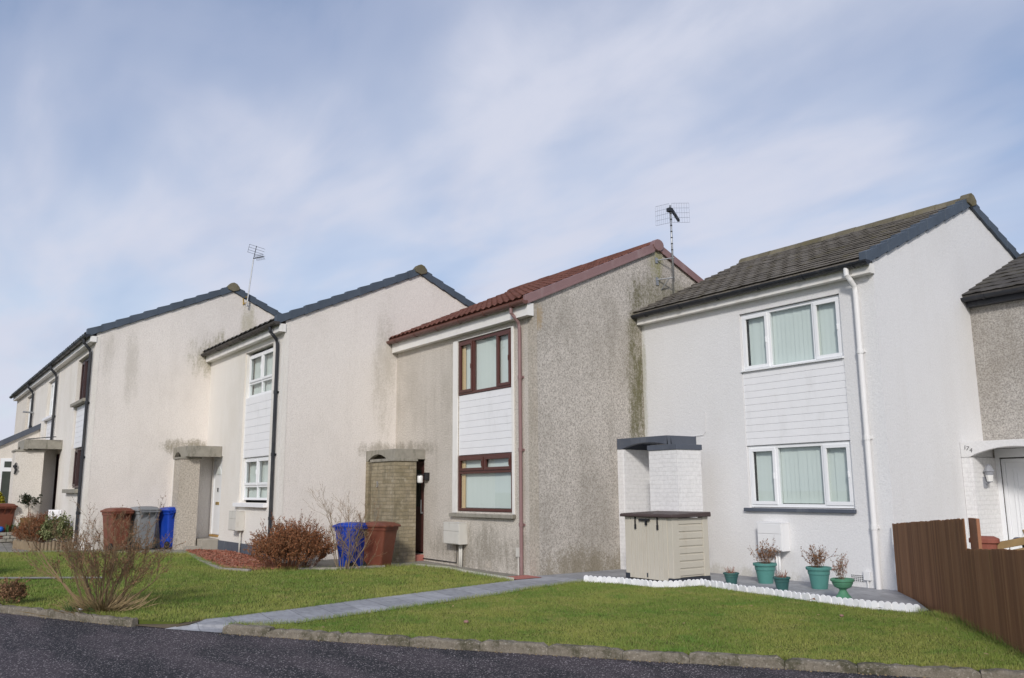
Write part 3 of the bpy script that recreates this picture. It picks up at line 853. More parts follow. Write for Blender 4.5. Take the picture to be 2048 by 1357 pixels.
    mb.box(-W + 0.03, 0.03, -0.15, -0.003, fb, P - 0.075)
    obj('fascia', mb, fascia, h)
    mb = MB()
    zc = P - 0.045
    r = 0.070
    gy = -0.15 - r - 0.006
    prof = [(gy + r * math.cos(a), zc + r * math.sin(a)) for a in np.linspace(0, -math.pi, 9)]
    inner = [(gy + (r - 0.006) * math.cos(a), zc + (r - 0.006) * math.sin(a)) for a in np.linspace(-math.pi, 0, 9)]
    mb.prism([(-W - 0.10, y, z) for y, z in prof + inner], (W + 0.16, 0, 0))
    mb.prism([(-W - 0.106, y, z) for y, z in prof], (0.006, 0, 0))
    mb.prism([(0.06, y, z) for y, z in prof], (0.006, 0, 0))
    x = -W + 0.35
    while x < 0:
        pr = [(gy + (r + 0.01) * math.cos(a), zc + (r + 0.01) * math.sin(a)) for a in np.linspace(0, -math.pi, 9)]
        ir = [(gy + (r + 0.001) * math.cos(a), zc + (r + 0.001) * math.sin(a)) for a in np.linspace(-math.pi, 0, 9)]
        mb.prism([(x, y, z) for y, z in pr + ir], (0.04, 0, 0))
        x += 0.92
    obj('gutter', mb, gutter, h, smooth=False)
    # downpipe with swan neck
    if pipe is not None:
        mb = MB(); px = opts.get('pipe_x', -0.30); pr = opts.get('pipe_r', 0.038)
        mb.tube([(px - 0.03, gy, zc - 0.05), (px - 0.03, gy, zc - 0.17), (px - 0.01, gy + 0.06, zc - 0.24), (px, -pr - 0.05, zc - 0.33), (px, -pr - 0.025, zc - 0.42), (px, -pr - 0.02, zc - 0.55), (px, -pr - 0.02, zb + opts.get('pipe_bot', 0.02))], pr, 12)
        for z in np.arange(zb + 0.9, P - 0.8, 1.35):
            mb.tube([(px, -pr - 0.02, z), (px, -pr - 0.02, z + 0.07)], pr + 0.009, 12)
            mb.box(px - 0.06, px + 0.06, -0.022, -0.0015, z + 0.015, z + 0.055)
        obj('downpipe', mb, pipe, h, smooth=False)
    # windows
    for wn_ in wins:
        window(h, 'window', *wn_)
    return h

def cladding(h, x0, x1, z0, z1, y, n=9):
    mb = MB(); H = (z1 - z0) / n
    for i in range(n):
        a = z0 + H * i
        mb.prism([(x0, y + 0.006, a + 0.001), (x0, y, a + 0.006), (x0, y, a + H - 0.006), (x0, y + 0.006, a + H - 0.001), (x0, y + 0.03, a + H - 0.001), (x0, y + 0.03, a + 0.001)], (x1 - x0, 0, 0))
    mb.box(x0 + 0.002, x1 - 0.002, y + 0.031, y + 0.06, z0, z1)
    return obj('cladding_panel', mb, M['cladding'], h)

def sill(h, x0, x1, z, mat, t=0.06, out=0.06, y1=0.02):
    mb = MB(); mb.box(x0, x1, -out, y1, z - t, z)
    return obj('sill', mb, mat, h, bevel=0.006)

def arch_canopy(h, x0, x1, y0, zt, zb_, springs, mat, slab_z, arch_top, zside=None):
    """canopy slab with a front fascia cut by an arch between springs=(xa, xb)"""
    mb = MB()
    xa, xb = springs
    zs = zb_
    pts = [(x0, y0, zt), (x0, y0, zs), (xa, y0, zs)]
    for i in range(1, 14):
        t = i / 14
        pts.append((xa + (xb - xa) * t, y0, zs + (arch_top - zs) * math.sin(math.pi * t) ** 0.8))
    pts += [(xb, y0, zs), (x1, y0, zs), (x1, y0, zt)]
    mb.prism(pts, (0, 0.10, 0))
    mb.box(x1 - 0.10, x1, y0 + 0.101, -0.001, zside if zside else zs, zt)
    mb.box(x0, x1 - 0.101, y0 + 0.101, -0.001, arch_top + 0.005, zt - 0.004)
    mb.box(x0, min(xa, x1 - 0.11), y0 + 0.101, -0.001, zs + 0.001, arch_top + 0.004)
    return obj('porch_canopy', mb, mat, h, bevel=0.006)

def mbox(h, x0, x1, z0, z1, d, mat, pipes, split=True):
    mb = MB()
    xm = x1
    mb.box(x0, x1, -d, -0.002, z0, z1)
    mb.box(x0 - 0.004, x1 + 0.004, -d - 0.006, -0.004, z1 - 0.015, z1 + 0.008)
    zm = z0 + (z1 - z0) * 0.60
    mb.box(x0 + 0.012, x1 - 0.012, -d - 0.012, -d - 0.0005, z0 + 0.012, zm - 0.004)
    mb.box(x0 + 0.012, x1 - 0.012, -d - 0.010, -d - 0.0005, zm + 0.004, z1 - 0.02)
    o = obj('meter_box', mb, mat, h, bevel=0.006)
    pm = MB()
    for px, zz in pipes: pm.tube([(px, -0.06, z0 - 0.001), (px, -0.06, zz)], 0.022, 8)
    obj('conduit', pm, mat, o, smooth=True)
    return o

# --- D: the white house on the right
hD = house('bright white roughcast house with a brown tiled roof and white windows, nearest on the right', 0.0, -5.162, 0.0, 5.03, -0.03,
    M['white_wall'], M['white_wall'], M['tile_brown'], M['ridge_moss'], M['verge_blue'], M['black_plastic'], 0, M['pipe_white'], M['fascia_white'], 4.80,
    [(-2.655, -0.625, 3.55, 4.60, 0.05, M['upvc'], 'three'), (-2.655, -0.625, 1.18, 2.23, 0.05, M['upvc'], 'three')],
    (-2.66, -0.62, 1.17, 4.61), 0.12, dict(tiles=(16, 0.30, 0.008, 0.036), band=False, pipe_r=0.042, pipe_x=-0.29, door=(-4.9, -4.1, 0.02, 2.1)))
mb = MB(); mb.box(-0.17, 0.004, -0.004, 0.0, -0.03, 4.80); mb.box(0.0, 0.004, 0.0, 0.035, -0.03, 4.9)
obj('corner_band', mb, M['white_wall'], hD)
cladding(hD, -2.655, -0.625, 2.235, 3.545, 0.015, 11)
sill(hD, -2.74, -0.60, 1.165, M['slate_paint'], 0.06, 0.06)
mb = MB(); mb.box(-2.66, -0.62, -0.035, 0.05, 3.545, 3.575); obj('window_ledge', mb, M['upvc'], hD, bevel=0.004)
def door(h, x0, x1, z0, z1, y, mat, style='panel'):
    mb = MB()
    mb.box(x0, x1, y, y + 0.06, z0, z1)
    o = obj('door', mb, mat, h, bevel=0.004)
    fr = MB()
    fr.box(x0 - 0.06, x0 - 0.001, y - 0.02, y + 0.07, z0, z1 + 0.06); fr.box(x1 + 0.001, x1 + 0.06, y - 0.02, y + 0.07, z0, z1 + 0.06)
    fr.box(x0, x1, y - 0.02, y + 0.07, z1 + 0.001, z1 + 0.06)
    obj('frame', fr, mat, o, bevel=0.004)
    return o
dD = door(hD, -4.84, -4.16, 0.03, 2.03, 0.06, M['upvc'])
mb = MB(); mb.box(-4.25, -4.2, 0.03, 0.059, 0.95, 1.15); obj('handle', mb, M['chrome'], dD)
arch_canopy(hD, -5.155, -3.81, -0.78, 2.465, 2.26, (-5.02, -3.70), M['slate_paint'], 2.40, 2.36, 2.30)
mb = MB(); mb.box(-5.155, -5.005, -0.775, -0.003, -0.03, 2.255); mb.box(-5.005, -4.985, -0.76, -0.003, -0.03, 2.255)
obj('porch_pier', mb, M['brick_white'], hD)
mb = MB()
mb.prism([(-4.05, -1.02, -0.03), (-3.36, -1.02, -0.03), (-3.36, -0.40, -0.03), (-3.47, -0.40, -0.03), (-3.47, -0.90, -0.03), (-4.05, -0.90, -0.03)], (0, 0, 2.215))
o = obj('porch_screen', mb, M['brick_white'], hD)
mb = MB()
mb.prism([(-4.07, -1.04, 2.186), (-3.34, -1.04, 2.186), (-3.34, -0.38, 2.186), (-3.49, -0.38, 2.186), (-3.49, -0.88, 2.186), (-4.07, -0.88, 2.186)], (0, 0, 0.095))
obj('coping', mb, M['slate_paint'], o, bevel=0.005)
mbox(hD, -2.36, -1.86, 0.47, 0.93, 0.20, M['box_white'], [(-2.10, 0.0), (-2.05, 0.0)])
mb = MB(); mb.box(-0.54, -0.43, -0.05, -0.002, 0.11, 0.25); mb.tube([(-0.485, -0.03, 0.0), (-0.485, -0.03, 0.11)], 0.012, 6)
obj('socket_box', mb, M['box_white'], hD, bevel=0.006)
mb = MB()
mb.box(-0.78, -0.56, -0.008, -0.002, 0.075, 0.185)
o = obj('air_vent', mb, M['box_white'], hD)
mb = MB()
for i in range(6):
    for j in range(4):
        mb.box(-0.770 + i * 0.0345, -0.748 + i * 0.0345, -0.0105, -0.0085, 0.083 + j * 0.026, 0.098 + j * 0.026)
obj('vent_holes', mb, M['dark_void'], o)
mb = MB(); mb.tube([(-3.95, -0.012, 4.3 * 0 + 2.47), (-3.62, -0.012, 2.48), (-3.56, -0.012, 2.54), (-3.55, -0.012, 2.9)], 0.005, 6); obj('cable', mb, M['white_wall'], hD)

# --- C: the grey-tan harled house
xC = -5.162
hC = house('grey pebbledashed house with maroon window frames and a red tiled roof', xC, -10.488, -2.80, 5.00, -0.06,
    M['grey_harl'], M['grey_front'], M['tile_red'], M['tile_red'], M['maroon_trim'], M['brown_gutter'], 0, M['maroon_trim'], M['fascia_white'], 4.69,
    [(-2.59, -0.68, 3.44, 4.57, 0.0, M['maroon'], 'three'), (-2.59, -0.68, 1.09, 2.19, 0.0, M['maroon'], 'transom')],
    (-2.60, -0.67, 1.08, 4.58), 0.14, dict(tiles=(13, 0.20, 0.038, 0.022), verge_style='board', cap_mat=M['maroon_trim'], pipe_r=0.034, pipe_x=-0.35, band_mat=M['pebble_harl'], door=(-4.9, -3.98, 0.15, 2.16)))
cladding(hC, -2.595, -0.675, 2.20, 3.435, 0.02, 9)
mb = MB(); mb.box(-2.78, -2.60, -0.025, 0.0, 1.05, 4.60); mb.box(-0.67, -0.60, -0.025, 0.0, 1.05, 4.60); mb.box(-2.60, -0.67, -0.025, 0.0, 4.581, 4.60)
obj('window_surround', mb, M['fascia_white'], hC, bevel=0.004)
sill(hC, -2.80, -0.58, 1.045, M['stone_old'], 0.07, 0.09)
mbox(hC, -2.82, -2.22, 0.44, 0.86, 0.20, M['box_grey'], [(-2.42, -0.05), (-2.36, -0.05)])
mb = MB(); mb.box(-0.53, -0.42, -0.05, -0.002, 0.30, 0.46); mb.tube([(-0.475, -0.03, -0.05), (-0.475, -0.03, 0.30)], 0.016, 8)
obj('socket_box', mb, M['box_grey'], hC, bevel=0.006)
mb = MB(); mb.tube([(-4.0, -0.015, 0.07), (-2.62, -0.015, 0.06), (-2.6, -0.015, 0.42)], 0.01, 6); obj('cable', mb, M['black_plastic'], hC)
dC = door(hC, -4.84, -4.06, 0.19, 2.08, 0.06, M['maroon_door'])
mb = MB(); mb.box(-4.72, -4.22, 0.045, 0.0595, 1.15, 1.95); obj('pane', mb, M['dark_glass'], dC)
mb = MB(); mb.tube([(-4.14, 0.02, 1.02), (-4.14, 0.02, 1.3)], 0.012, 8); mb.box(-4.16, -4.12, 0.02, 0.059, 1.0, 1.04); obj('handle', mb, M['chrome'], dC)
mb = MB(); mb.box(-4.92, -3.96, -0.45, 0.12, -0.06, 0.145); obj('doorstep', mb, M['red_step'], hC, bevel=0.01)
arch_canopy(hC, -5.32, -3.94, -0.75, 2.385, 2.15, (-5.22, -4.28), M['stone_old'], 2.33, 2.29, 2.17)
mb = MB(); mb.box(-5.32, -5.18, -0.745, -0.003, -0.06, 2.145); obj('porch_pier', mb, M['brick_old'], hC)
mb = MB()
mb.prism([(-4.93, -0.80, -0.08), (-3.86, -0.80, -0.08), (-3.86, -0.26, -0.08), (-3.97, -0.26, -0.08), (-3.97, -0.69, -0.08), (-4.93, -0.69, -0.08)], (0, 0, 2.20))
o = obj('porch_screen', mb, M['brick_old'], hC, bevel=0.006)
mb = MB()
mb.prism([(-4.95, -0.83, 2.121), (-3.83, -0.83, 2.121), (-3.83, -0.24, 2.121), (-3.99, -0.24, 2.121), (-3.99, -0.67, 2.121), (-4.95, -0.67, 2.121)], (0, 0, 0.06))
obj('coping', mb, M['stone_old'], o, bevel=0.006)
mb = MB(); mb.box(-4.60, -4.585, -0.83, -0.801, 1.58, 1.70); mb.box(-4.64, -4.60, -0.825, -0.801, 1.68, 1.695); mb.box(-4.64, -4.60, -0.825, -0.801, 1.58, 1.595)
obj('wall_hook', mb, M['chrome'], o)
mb = MB(); mb.box(-3.84, -3.74, -0.10, -0.002, 1.72, 1.88); o = obj('porch_lamp', mb, M['black_metal'], hC, bevel=0.01)
mb = MB(); mb.lathe([(0.05, 0), (0.062, 0.02), (0.062, 0.14), (0.05, 0.16)], (-3.86, -0.17, 1.66), 16); obj('lamp_glass', mb, M['lamp_glass'], o, smooth=True)
mb = MB(); mb.box(-3.90, -3.80, -0.24, -0.09, 1.825, 1.85); obj('lamp_hood', mb, M['black_metal'], o, bevel=0.005)
mb = MB(); mb.box(-3.2 + 1.6, -1.42, -0.006, -0.0015, 0.03, 0.16); obj('air_vent', mb, M['pebble_harl'], hC)

# --- B: cream house with white windows
xB = -10.488
hB = house('cream roughcast house with white windows and slate blue verge, behind the red twiggy bush', xB, -15.906, -5.544, 5.18, 0.0,
    M['cream_harl'], M['cream_front'], M['tile_dark'], M['ridge_moss'], M['verge_blue'], M['old_gutter'], 0, M['black_plastic'], M['fascia_white'], 4.93,
    [(-2.55, -0.74, 3.71, 4.74, 0.10, M['upvc'], 'four', 'net'), (-2.55, -0.74, 1.31, 2.28, 0.10, M['upvc'], 'four', 'net')],
    (-2.60, -0.72, 1.25, 4.80), 0.17, dict(tiles=(11, 0.33, 0.035, 0.02), pipe_x=-0.30, band_mat=M['cream_front'], door=(-4.75, -3.98, 0.42, 2.38), pipe_bot=0.15))
cladding(hB, -2.55, -0.74, 2.285, 3.705, 0.05, 8)
mb = MB(); mb.box(-2.60, -2.551, 0.04, 0.16, 1.25, 4.80); obj('window_surround', mb, M['fascia_white'], hB)
sill(hB, -2.72, -0.66, 1.245, M['cladding'], 0.09, 0.10)
mbox(hB, -2.62, -2.10, 0.62, 1.06, 0.20, M['box_grey'], [(-2.2, 0.1)])
dB = door(hB, -4.70, -4.04, 0.45, 2.30, 0.05, M['upvc'])
mb = MB(); pts = [(-4.55 + 0.18 * (1 - math.cos(a)) , 0.035, 1.93 + 0.2 * math.sin(a)) for a in np.linspace(0, math.pi, 10)]
mb.prism(pts, (0, 0.0145, 0)); obj('pane', mb, M['pane'] if 'pane' in M else M['net'], dB)
mb = MB(); mb.box(-4.50, -4.24, 0.035, 0.0495, 1.18, 1.25); obj('letterbox', mb, M['brass'], dB)
mb = MB(); mb.box(-4.39, -4.35, 0.03, 0.0495, 1.50, 1.60); obj('knocker', mb, M['black_metal'], dB)
mb = MB(); mb.box(-4.72, -4.02, -0.02, 0.04, 0.40, 0.445); obj('threshold', mb, M['ochre'], hB)
mb = MB(); mb.box(-4.80, -3.92, -0.42, -0.003, 0.0, 0.36); mb.box(-4.80, -3.92, -0.75, -0.421, 0.0, 0.2); obj('doorstep', mb, M['step_conc'], hB, bevel=0.01)
mb = MB(); mb.box(-3.915, 0.008, -0.03, -0.001, 0.0, 0.33); obj('plinth', mb, M['slate_paint'], hB)
arch_canopy(hB, -5.41, -4.05, -0.84, 2.63, 2.36, (-5.30, -4.62), M['stone_old'], 2.56, 2.50, 2.36)
mb = MB(); mb.box(-5.41, -5.27, -0.835, -0.003, 0.0, 2.355); mb.box(-5.268, -4.81, -0.50, -0.003, 0.0, 2.43); obj('porch_pier', mb, M['cream_front'], hB)
mb = MB(); mb.prism([(-4.82, -0.94, 0.0), (-4.28, -0.94, 0.0), (-4.28, -0.46, 0.0), (-4.40, -0.46, 0.0), (-4.40, -0.83, 0.0), (-4.82, -0.83, 0.0)], (0, 0, 2.31))
o = obj('porch_screen', mb, M['pebble_harl'], hB)
mb = MB(); mb.box(-4.85, -4.25, -0.97, -0.43, 2.311, 2.358); obj('coping', mb, M['stone_old'], o, bevel=0.006)

# --- A and the two houses beyond, in one plane
xA = -15.906
optA = dict(tiles=(11, 0.33, 0.03, 0.02), pipe_x=-0.30, band_mat=M['cream_front'], pipe_bot=0.2, door=(-5.30, -4.45, 0.3, 2.62))
hA = house('cream roughcast house with dark brown windows, behind the three wheelie bins', xA, -21.5, -8.395, 5.44, 0.08,
    M['cream_harl'], M['cream_front'], M['tile_dark'], M['ridge_moss'], M['verge_blue'], M['black_plastic'], 0, M['black_plastic'], M['fascia_white'], 5.22,
    [(-2.45, -0.72, 3.88, 5.03, 0.10, M['brown_frame'], 'three', 'net'), (-2.45, -0.72, 1.63, 2.66, 0.10, M['brown_frame'], 'three', 'net')],
    (-2.50, -0.70, 1.60, 5.06), 0.17, optA)
cladding(hA, -2.45, -0.72, 2.67, 3.78, 0.05, 8)
sill(hA, -2.62, -0.64, 1.595, M['stone_old'], 0.10, 0.12)
sill(hA, -2.62, -0.64, 3.87, M['stone_old'], 0.08, 0.10, 0.10)
dA = door(hA, -5.22, -4.53, 0.32, 2.55, 0.05, M['maroon_door'])
mb = MB(); mb.box(-4.65, -4.61, 0.02, 0.0495, 1.2, 1.32); obj('handle', mb, M['chrome'], dA)
arch_canopy(hA, -5.59, -4.05, -0.95, 2.98, 2.70, (-5.50, -4.9), M['stone_old'], 2.90, 2.82, 2.72)
mb = MB(); mb.box(-5.59, -5.42, -0.945, -0.003, 0.1, 2.695); mb.box(-5.418, -4.98, -0.60, -0.003, 0.1, 2.77); obj('porch_pier', mb, M['cream_front'], hA)
mb = MB(); mb.prism([(-5.0, -1.12, 0.1), (-4.20, -1.12, 0.1), (-4.20, -0.42, 0.1), (-4.32, -0.42, 0.1), (-4.32, -1.0, 0.1), (-5.0, -1.0, 0.1)], (0, 0, 2.545))
o = obj('porch_screen', mb, M['pale_harl'], hA)
mb = MB(); mb.box(-5.03, -4.17, -1.15, -0.39, 2.646, 2.697); obj('coping', mb, M['stone_old'], o, bevel=0.006)
mb = MB(); mb.tube([(-4.2, -0.9, 2.99), (-3.9, -0.2, 3.06)], 0.014, 6); obj('cable', mb, M['black_plastic'], hA)

hA2 = house('cream house with white windows further left, between the dark windowed house and the end house', -21.5, -27.0, -8.395, 5.44, 0.15,
    M['cream_harl'], M['cream_front'], M['tile_dark'], M['ridge_moss'], None, M['black_plastic'], 0, M['black_plastic'], M['fascia_white'], 5.22,
    [(-2.45, -0.72, 3.88, 5.03, 0.10, M['upvc'], 'three', 'net'), (-2.45, -0.72, 1.63, 2.66, 0.10, M['upvc'], 'three', 'net')],
    (-2.50, -0.70, 1.60, 5.06), 0.17, dict(tiles=(11, 0.33, 0.03, 0.02), pipe_x=-0.30, band_mat=M['cream_front']))
cladding(hA2, -2.45, -0.72, 2.67, 3.78, 0.05, 8)
sill(hA2, -2.62, -0.64, 3.87, M['cladding'], 0.08, 0.08, 0.10)
sill(hA2, -2.62, -0.64, 1.595, M['cladding'], 0.08, 0.10)
# low lean-to extension with a dark verge
mb = MB(); yz = [(-0.003, 0.15), (-3.4, 0.15), (-3.4, 1.75), (-0.003, 3.60)]
mb.prism([(-3.5, y, z) for y, z in yz], (-1.9, 0, 0)); ex = obj('extension_wall', mb, M['pale_harl'], hA2)
mb = MB(); mb.prism([(-3.42, -3.6, 1.641), (-3.42, -0.004, 3.602), (-3.42, -0.004, 3.79), (-3.42, -3.6, 1.83)], (-2.0, 0, 0)); obj('extension_roof', mb, M['slate_paint'], hA2)
mb = MB(); mb.box(-3.499, -3.46, -1.05, -0.62, 0.9, 2.62)
wx = obj('window', mb, M['upvc'], hA2)
mb = MB(); mb.box(-3.459, -3.45, -0.98, -0.70, 0.98, 2.2); mb.box(-3.459, -3.45, -0.94, -0.74, 2.33, 2.52); obj('pane', mb, M['dark_glass'], wx)

hA3 = house('end house of the far left terrace with a single white upstairs window', -27.0, -32.9, -8.395, 5.44, 0.2,
    M['pale_harl'], M['pale_harl'], M['tile_dark'], M['ridge_moss'], None, M['black_plastic'], 0, M['black_plastic'], M['fascia_white'], 5.22,
    [(-2.45, -0.72, 3.88, 5.03, 0.10, M['upvc'], 'three', 'net')],
    (-2.50, -0.70, 3.85, 5.06), 0.17, dict(tiles=(11, 0.33, 0.03, 0.02), pipe_x=-0.30, band=False))
mb = MB(); mb.tube([(-0.05, -0.01, 4.3), (-0.05, -0.35, 4.32)], 0.03, 8); obj('flue', mb, M['chrome'], hA3)

# --- E: house at the right edge
hE = house('dark pebbledashed house with a dark tiled roof at the right edge of the photo', 5.2, 0.0, 2.98, 4.80, -0.25,
    M['dark_harl'], M['dark_harl'], M['tile_dark'], M['ridge_moss'], M['verge_blue'], M['black_plastic'], 0, M['black_plastic'], M['black_plastic'], 4.60,
    [(-2.655, -0.625, 3.35, 4.40, 0.05, M['upvc'], 'three'), (-2.655, -0.625, 0.98, 2.03, 0.05, M['upvc'], 'three')],
    (-2.66, -0.62, 0.97, 4.41), 0.12, dict(tiles=(13, 0.33, 0.010, 0.024), door=(-4.98, -3.9, -0.1, 1.98)))
cladding(hE, -2.655, -0.625, 2.035, 3.345, 0.015, 11)
arch_canopy(hE, -5.195, -3.55, -0.82, 2.235, 1.98, (-5.06, -3.72), M['white_wall'], 2.17, 2.13, 1.98)
mb = MB(); mb.box(-5.195, -5.06, -0.815, -0.003, -0.25, 1.975); mb.box(-5.06, -5.03, -0.79, -0.003, -0.25, 1.975); obj('porch_pier', mb, M['brick_white'], hE)
dE = door(hE, -4.90, -4.0, -0.08, 1.90, 0.04, M['upvc'])
mb = MB()
for a in (0.10, 0.16):
    mb.box(-4.90 + a, -4.90 + a + 0.015, 0.030, 0.0395, 0.05, 1.90 - a); mb.box(-4.90 + a + 0.0155, -4.0 - a, 0.030, 0.0395, 1.885 - a, 1.90 - a)
mb.tube([(-4.70 + 0.4 * t, 0.036, 1.45 + 0.12 * math.sin(t * 3.1)) for t in np.linspace(0, 1, 10)], 0.008, 6)
mb.tube([(-4.70 + 0.4 * t, 0.036, 0.55 - 0.12 * math.sin(t * 3.1)) for t in np.linspace(0, 1, 10)], 0.008, 6)
obj('moulding', mb, M['upvc'], dE)
mb = MB(); mb.box(-4.63, -4.30, 0.031, 0.0395, 0.75, 1.25); obj('pane', mb, M['dark_glass'], dE)
mb = MB(); mb.box(-5.029, -4.961, -0.02, -0.001, -0.25, 2.125); mb.box(-4.961, -3.40, -0.02, -0.001, 1.981, 2.125); mb.box(-3.94, -3.40, -0.02, -0.001, -0.25, 1.98)
obj('door_surround', mb, M['upvc'], hE)
# wall lantern on the porch pier
mb = MB(); mb.tube([(-5.028, -0.46, 1.60), (-4.99, -0.46, 1.55), (-4.94, -0.46, 1.58)], 0.016, 8); mb.box(-5.029, -5.01, -0.51, -0.41, 1.48, 1.66)
ln = obj('wall_lantern', mb, M['lantern'], hE)
mb = MB(); mb.lathe([(0.04, 0), (0.07, 0.17), (0.085, 0.18), (0.05, 0.25), (0.012, 0.30)], (-4.94, -0.46, 1.57), 8); obj('lantern_cage', mb, M['lantern'], ln)
mb = MB(); mb.lathe([(0.045, 0), (0.068, 0.15)], (-4.94, -0.46, 1.585), 8); 
obj('lantern_glass', mb, M['lamp_glass'], ln)
# rooflight
mb = MB(); Mx = Matrix.Translation((-3.9, 1.0, 4.8 + SL * 1.0 + 0.17)) @ Matrix.Rotation(math.atan(SL), 4, 'X')
mb.box(-0.3, 0.3, -0.35, 0.35, 0, 0.05, Mx); obj('rooflight', mb, M['slate_paint'], hE, bevel=0.01)

def text_mesh(name, s, size, mat, parent, mw):
    cu = bpy.data.curves.new(name, 'FONT'); cu.body = s; cu.size = size; cu.extrude = 0.002
    o = bpy.data.objects.new(name, cu); COL.objects.link(o)
    bpy.context.view_layer.update()
    me = bpy.data.meshes.new_from_object(o.evaluated_get(bpy.context.evaluated_depsgraph_get()))
    bpy.data.objects.remove(o); bpy.data.curves.remove(cu)
    me.transform(mw); me.materials.clear(); me.materials.append(mat)
    o = bpy.data.objects.new(name, me); COL.objects.link(o); o.parent = parent
    return o
for ch, dx, dz, a in (('1', 0.02, 0.0, -8), ('7', 0.06, -0.015, -12), ('4', 0.112, -0.045, -12)):
    text_mesh('house_number', ch, 0.10, M['ink'], hE, Matrix.Translation((-5.165 + dx, -0.823, 2.11 + dz)) @ Matrix.Rotation(R(90), 4, 'X') @ Matrix.Rotation(R(a), 4, 'Z'))

# ------------------------------------------------------------------ TV aerials
def aerial_grid():
    a = thing('tv_aerial', 'tall aerial with two grid reflectors bracketed to the grey pebbledashed gable', 'TV aerial', (-4.91, 0.74, 5.85))
    mb = MB(); mb.tube([(0, 0, -0.06), (-0.01, 0.0, 1.62)], 0.021, 10)
    pole = obj('mast', mb, M['chrome'], a, smooth=True)
    mb = MB()
    for z in np.arange(0.62, 1.45, 0.135): mb.tube([(-0.005, 0, z), (-0.005, 0, z + 0.025)], 0.024, 10)
    obj('tape_rings', mb, M['black_plastic'], pole)
    mb = MB()
    mb.tube([(-0.25, -0.24, 0.42), (0.02, 0.02, 0.46)], 0.014, 8); mb.tube([(-0.25, -0.24, 0.0), (0.02, 0.02, 0.03)], 0.014, 8)
    mb.tube([(-0.25, -0.12, -0.20), (-0.06, -0.06, 0.02)], 0.014, 8); mb.box(-0.252, -0.235, -0.28, -0.2, -0.12, 0.05); mb.box(-0.252, -0.235, -0.28, -0.2, 0.36, 0.48)
    obj('wall_bracket', mb, M['chrome'], a)
    for u in (Vector((0.22, 0.30, 0.0)), Vector((-0.32, -0.09, 0.0))):
        mb = MB(); o0 = Vector((-0.01, 0.0, 1.24)) + u * 0.08
        for i in range(8):
            p = o0 + u * (i / 7); mb.tube([p, p + Vector((0, 0, 0.43))], 0.0021, 4)
        for j in range(5):
            q = Vector((0, 0, 0.43 * j / 4)); mb.tube([o0 + q, o0 + u + q], 0.0026, 4)
        obj('reflector_grid', mb, M['slate_paint'], a)
    mb = MB(); d = Vector((-0.53, 0.80, 0.02)); o0 = Vector((0.0, 0.0, 1.56)); mb.tube([o0, o0 + d], 0.012, 6)
    for t in np.linspace(0.15, 1, 9):
        c = o0 + d * t; mb.box(c.x - 0.022, c.x + 0.022, c.y - 0.022, c.y + 0.022, c.z - 0.03, c.z + 0.03)
    mb.box(-0.07, 0.03, -0.06, 0.03, 1.48, 1.56)
    obj('director_boom', mb, M['black_plastic'], a)
aerial_grid()
def aerial_yagi():
    a = thing('tv_aerial', 'thin aerial with forked rods on a leaning mast beside the left cream gable', 'TV aerial', (-15.80, -4.70, 6.62))
    mb = MB(); mb.tube([(0, 0, -0.05), (0.0, 0.13, 1.32)], 0.018, 8); obj('mast', mb, M['chrome'], a)
    mb = MB(); mb.tube([(-0.105, -0.06, 0.04), (0.0, 0.0, 0.05)], 0.014, 6); mb.tube([(-0.105, -0.06, 0.22), (0.0, 0.02, 0.22)], 0.014, 6); mb.tube([(-0.10, -0.06, 0.0), (-0.10, -0.07, 0.25)], 0.016, 6)
    obj('wall_bracket', mb, M['brass'], a)
    mb = MB()
    mb.tube([(0, 0.12, 1.34), (0.15, 0.36, 1.40)], 0.013, 6); mb.tube([(0, 0.13, 1.33), (0.0, 0.20, 1.72)], 0.010, 6)
    for t in np.linspace(0.25, 1, 8):
        c = Vector((0.15 * t, 0.12 + 0.24 * t, 1.34 + 0.06 * t))
        mb.tube([c + Vector((0.10, -0.08, 0.05)), c - Vector((0.10, -0.08, 0.05))], 0.0045, 4); mb.tube([c + Vector((0.1, -0.08, -0.05)), c - Vector((0.1, -0.08, -0.05))], 0.0045, 4)
    for z in (1.47, 1.54, 1.62, 1.70):
        y = 0.12 + 0.2 * (z - 1.33); mb.tube([(0.06, y - 0.22, z + 0.02), (-0.02, y + 0.26, z - 0.03)], 0.0045, 4)
    mb.tube([(0.06, -0.06, 1.49), (0.06, -0.02, 1.72)], 0.004, 4)
    obj('yagi_rods', mb, M['black_metal'], a)
aerial_yagi()

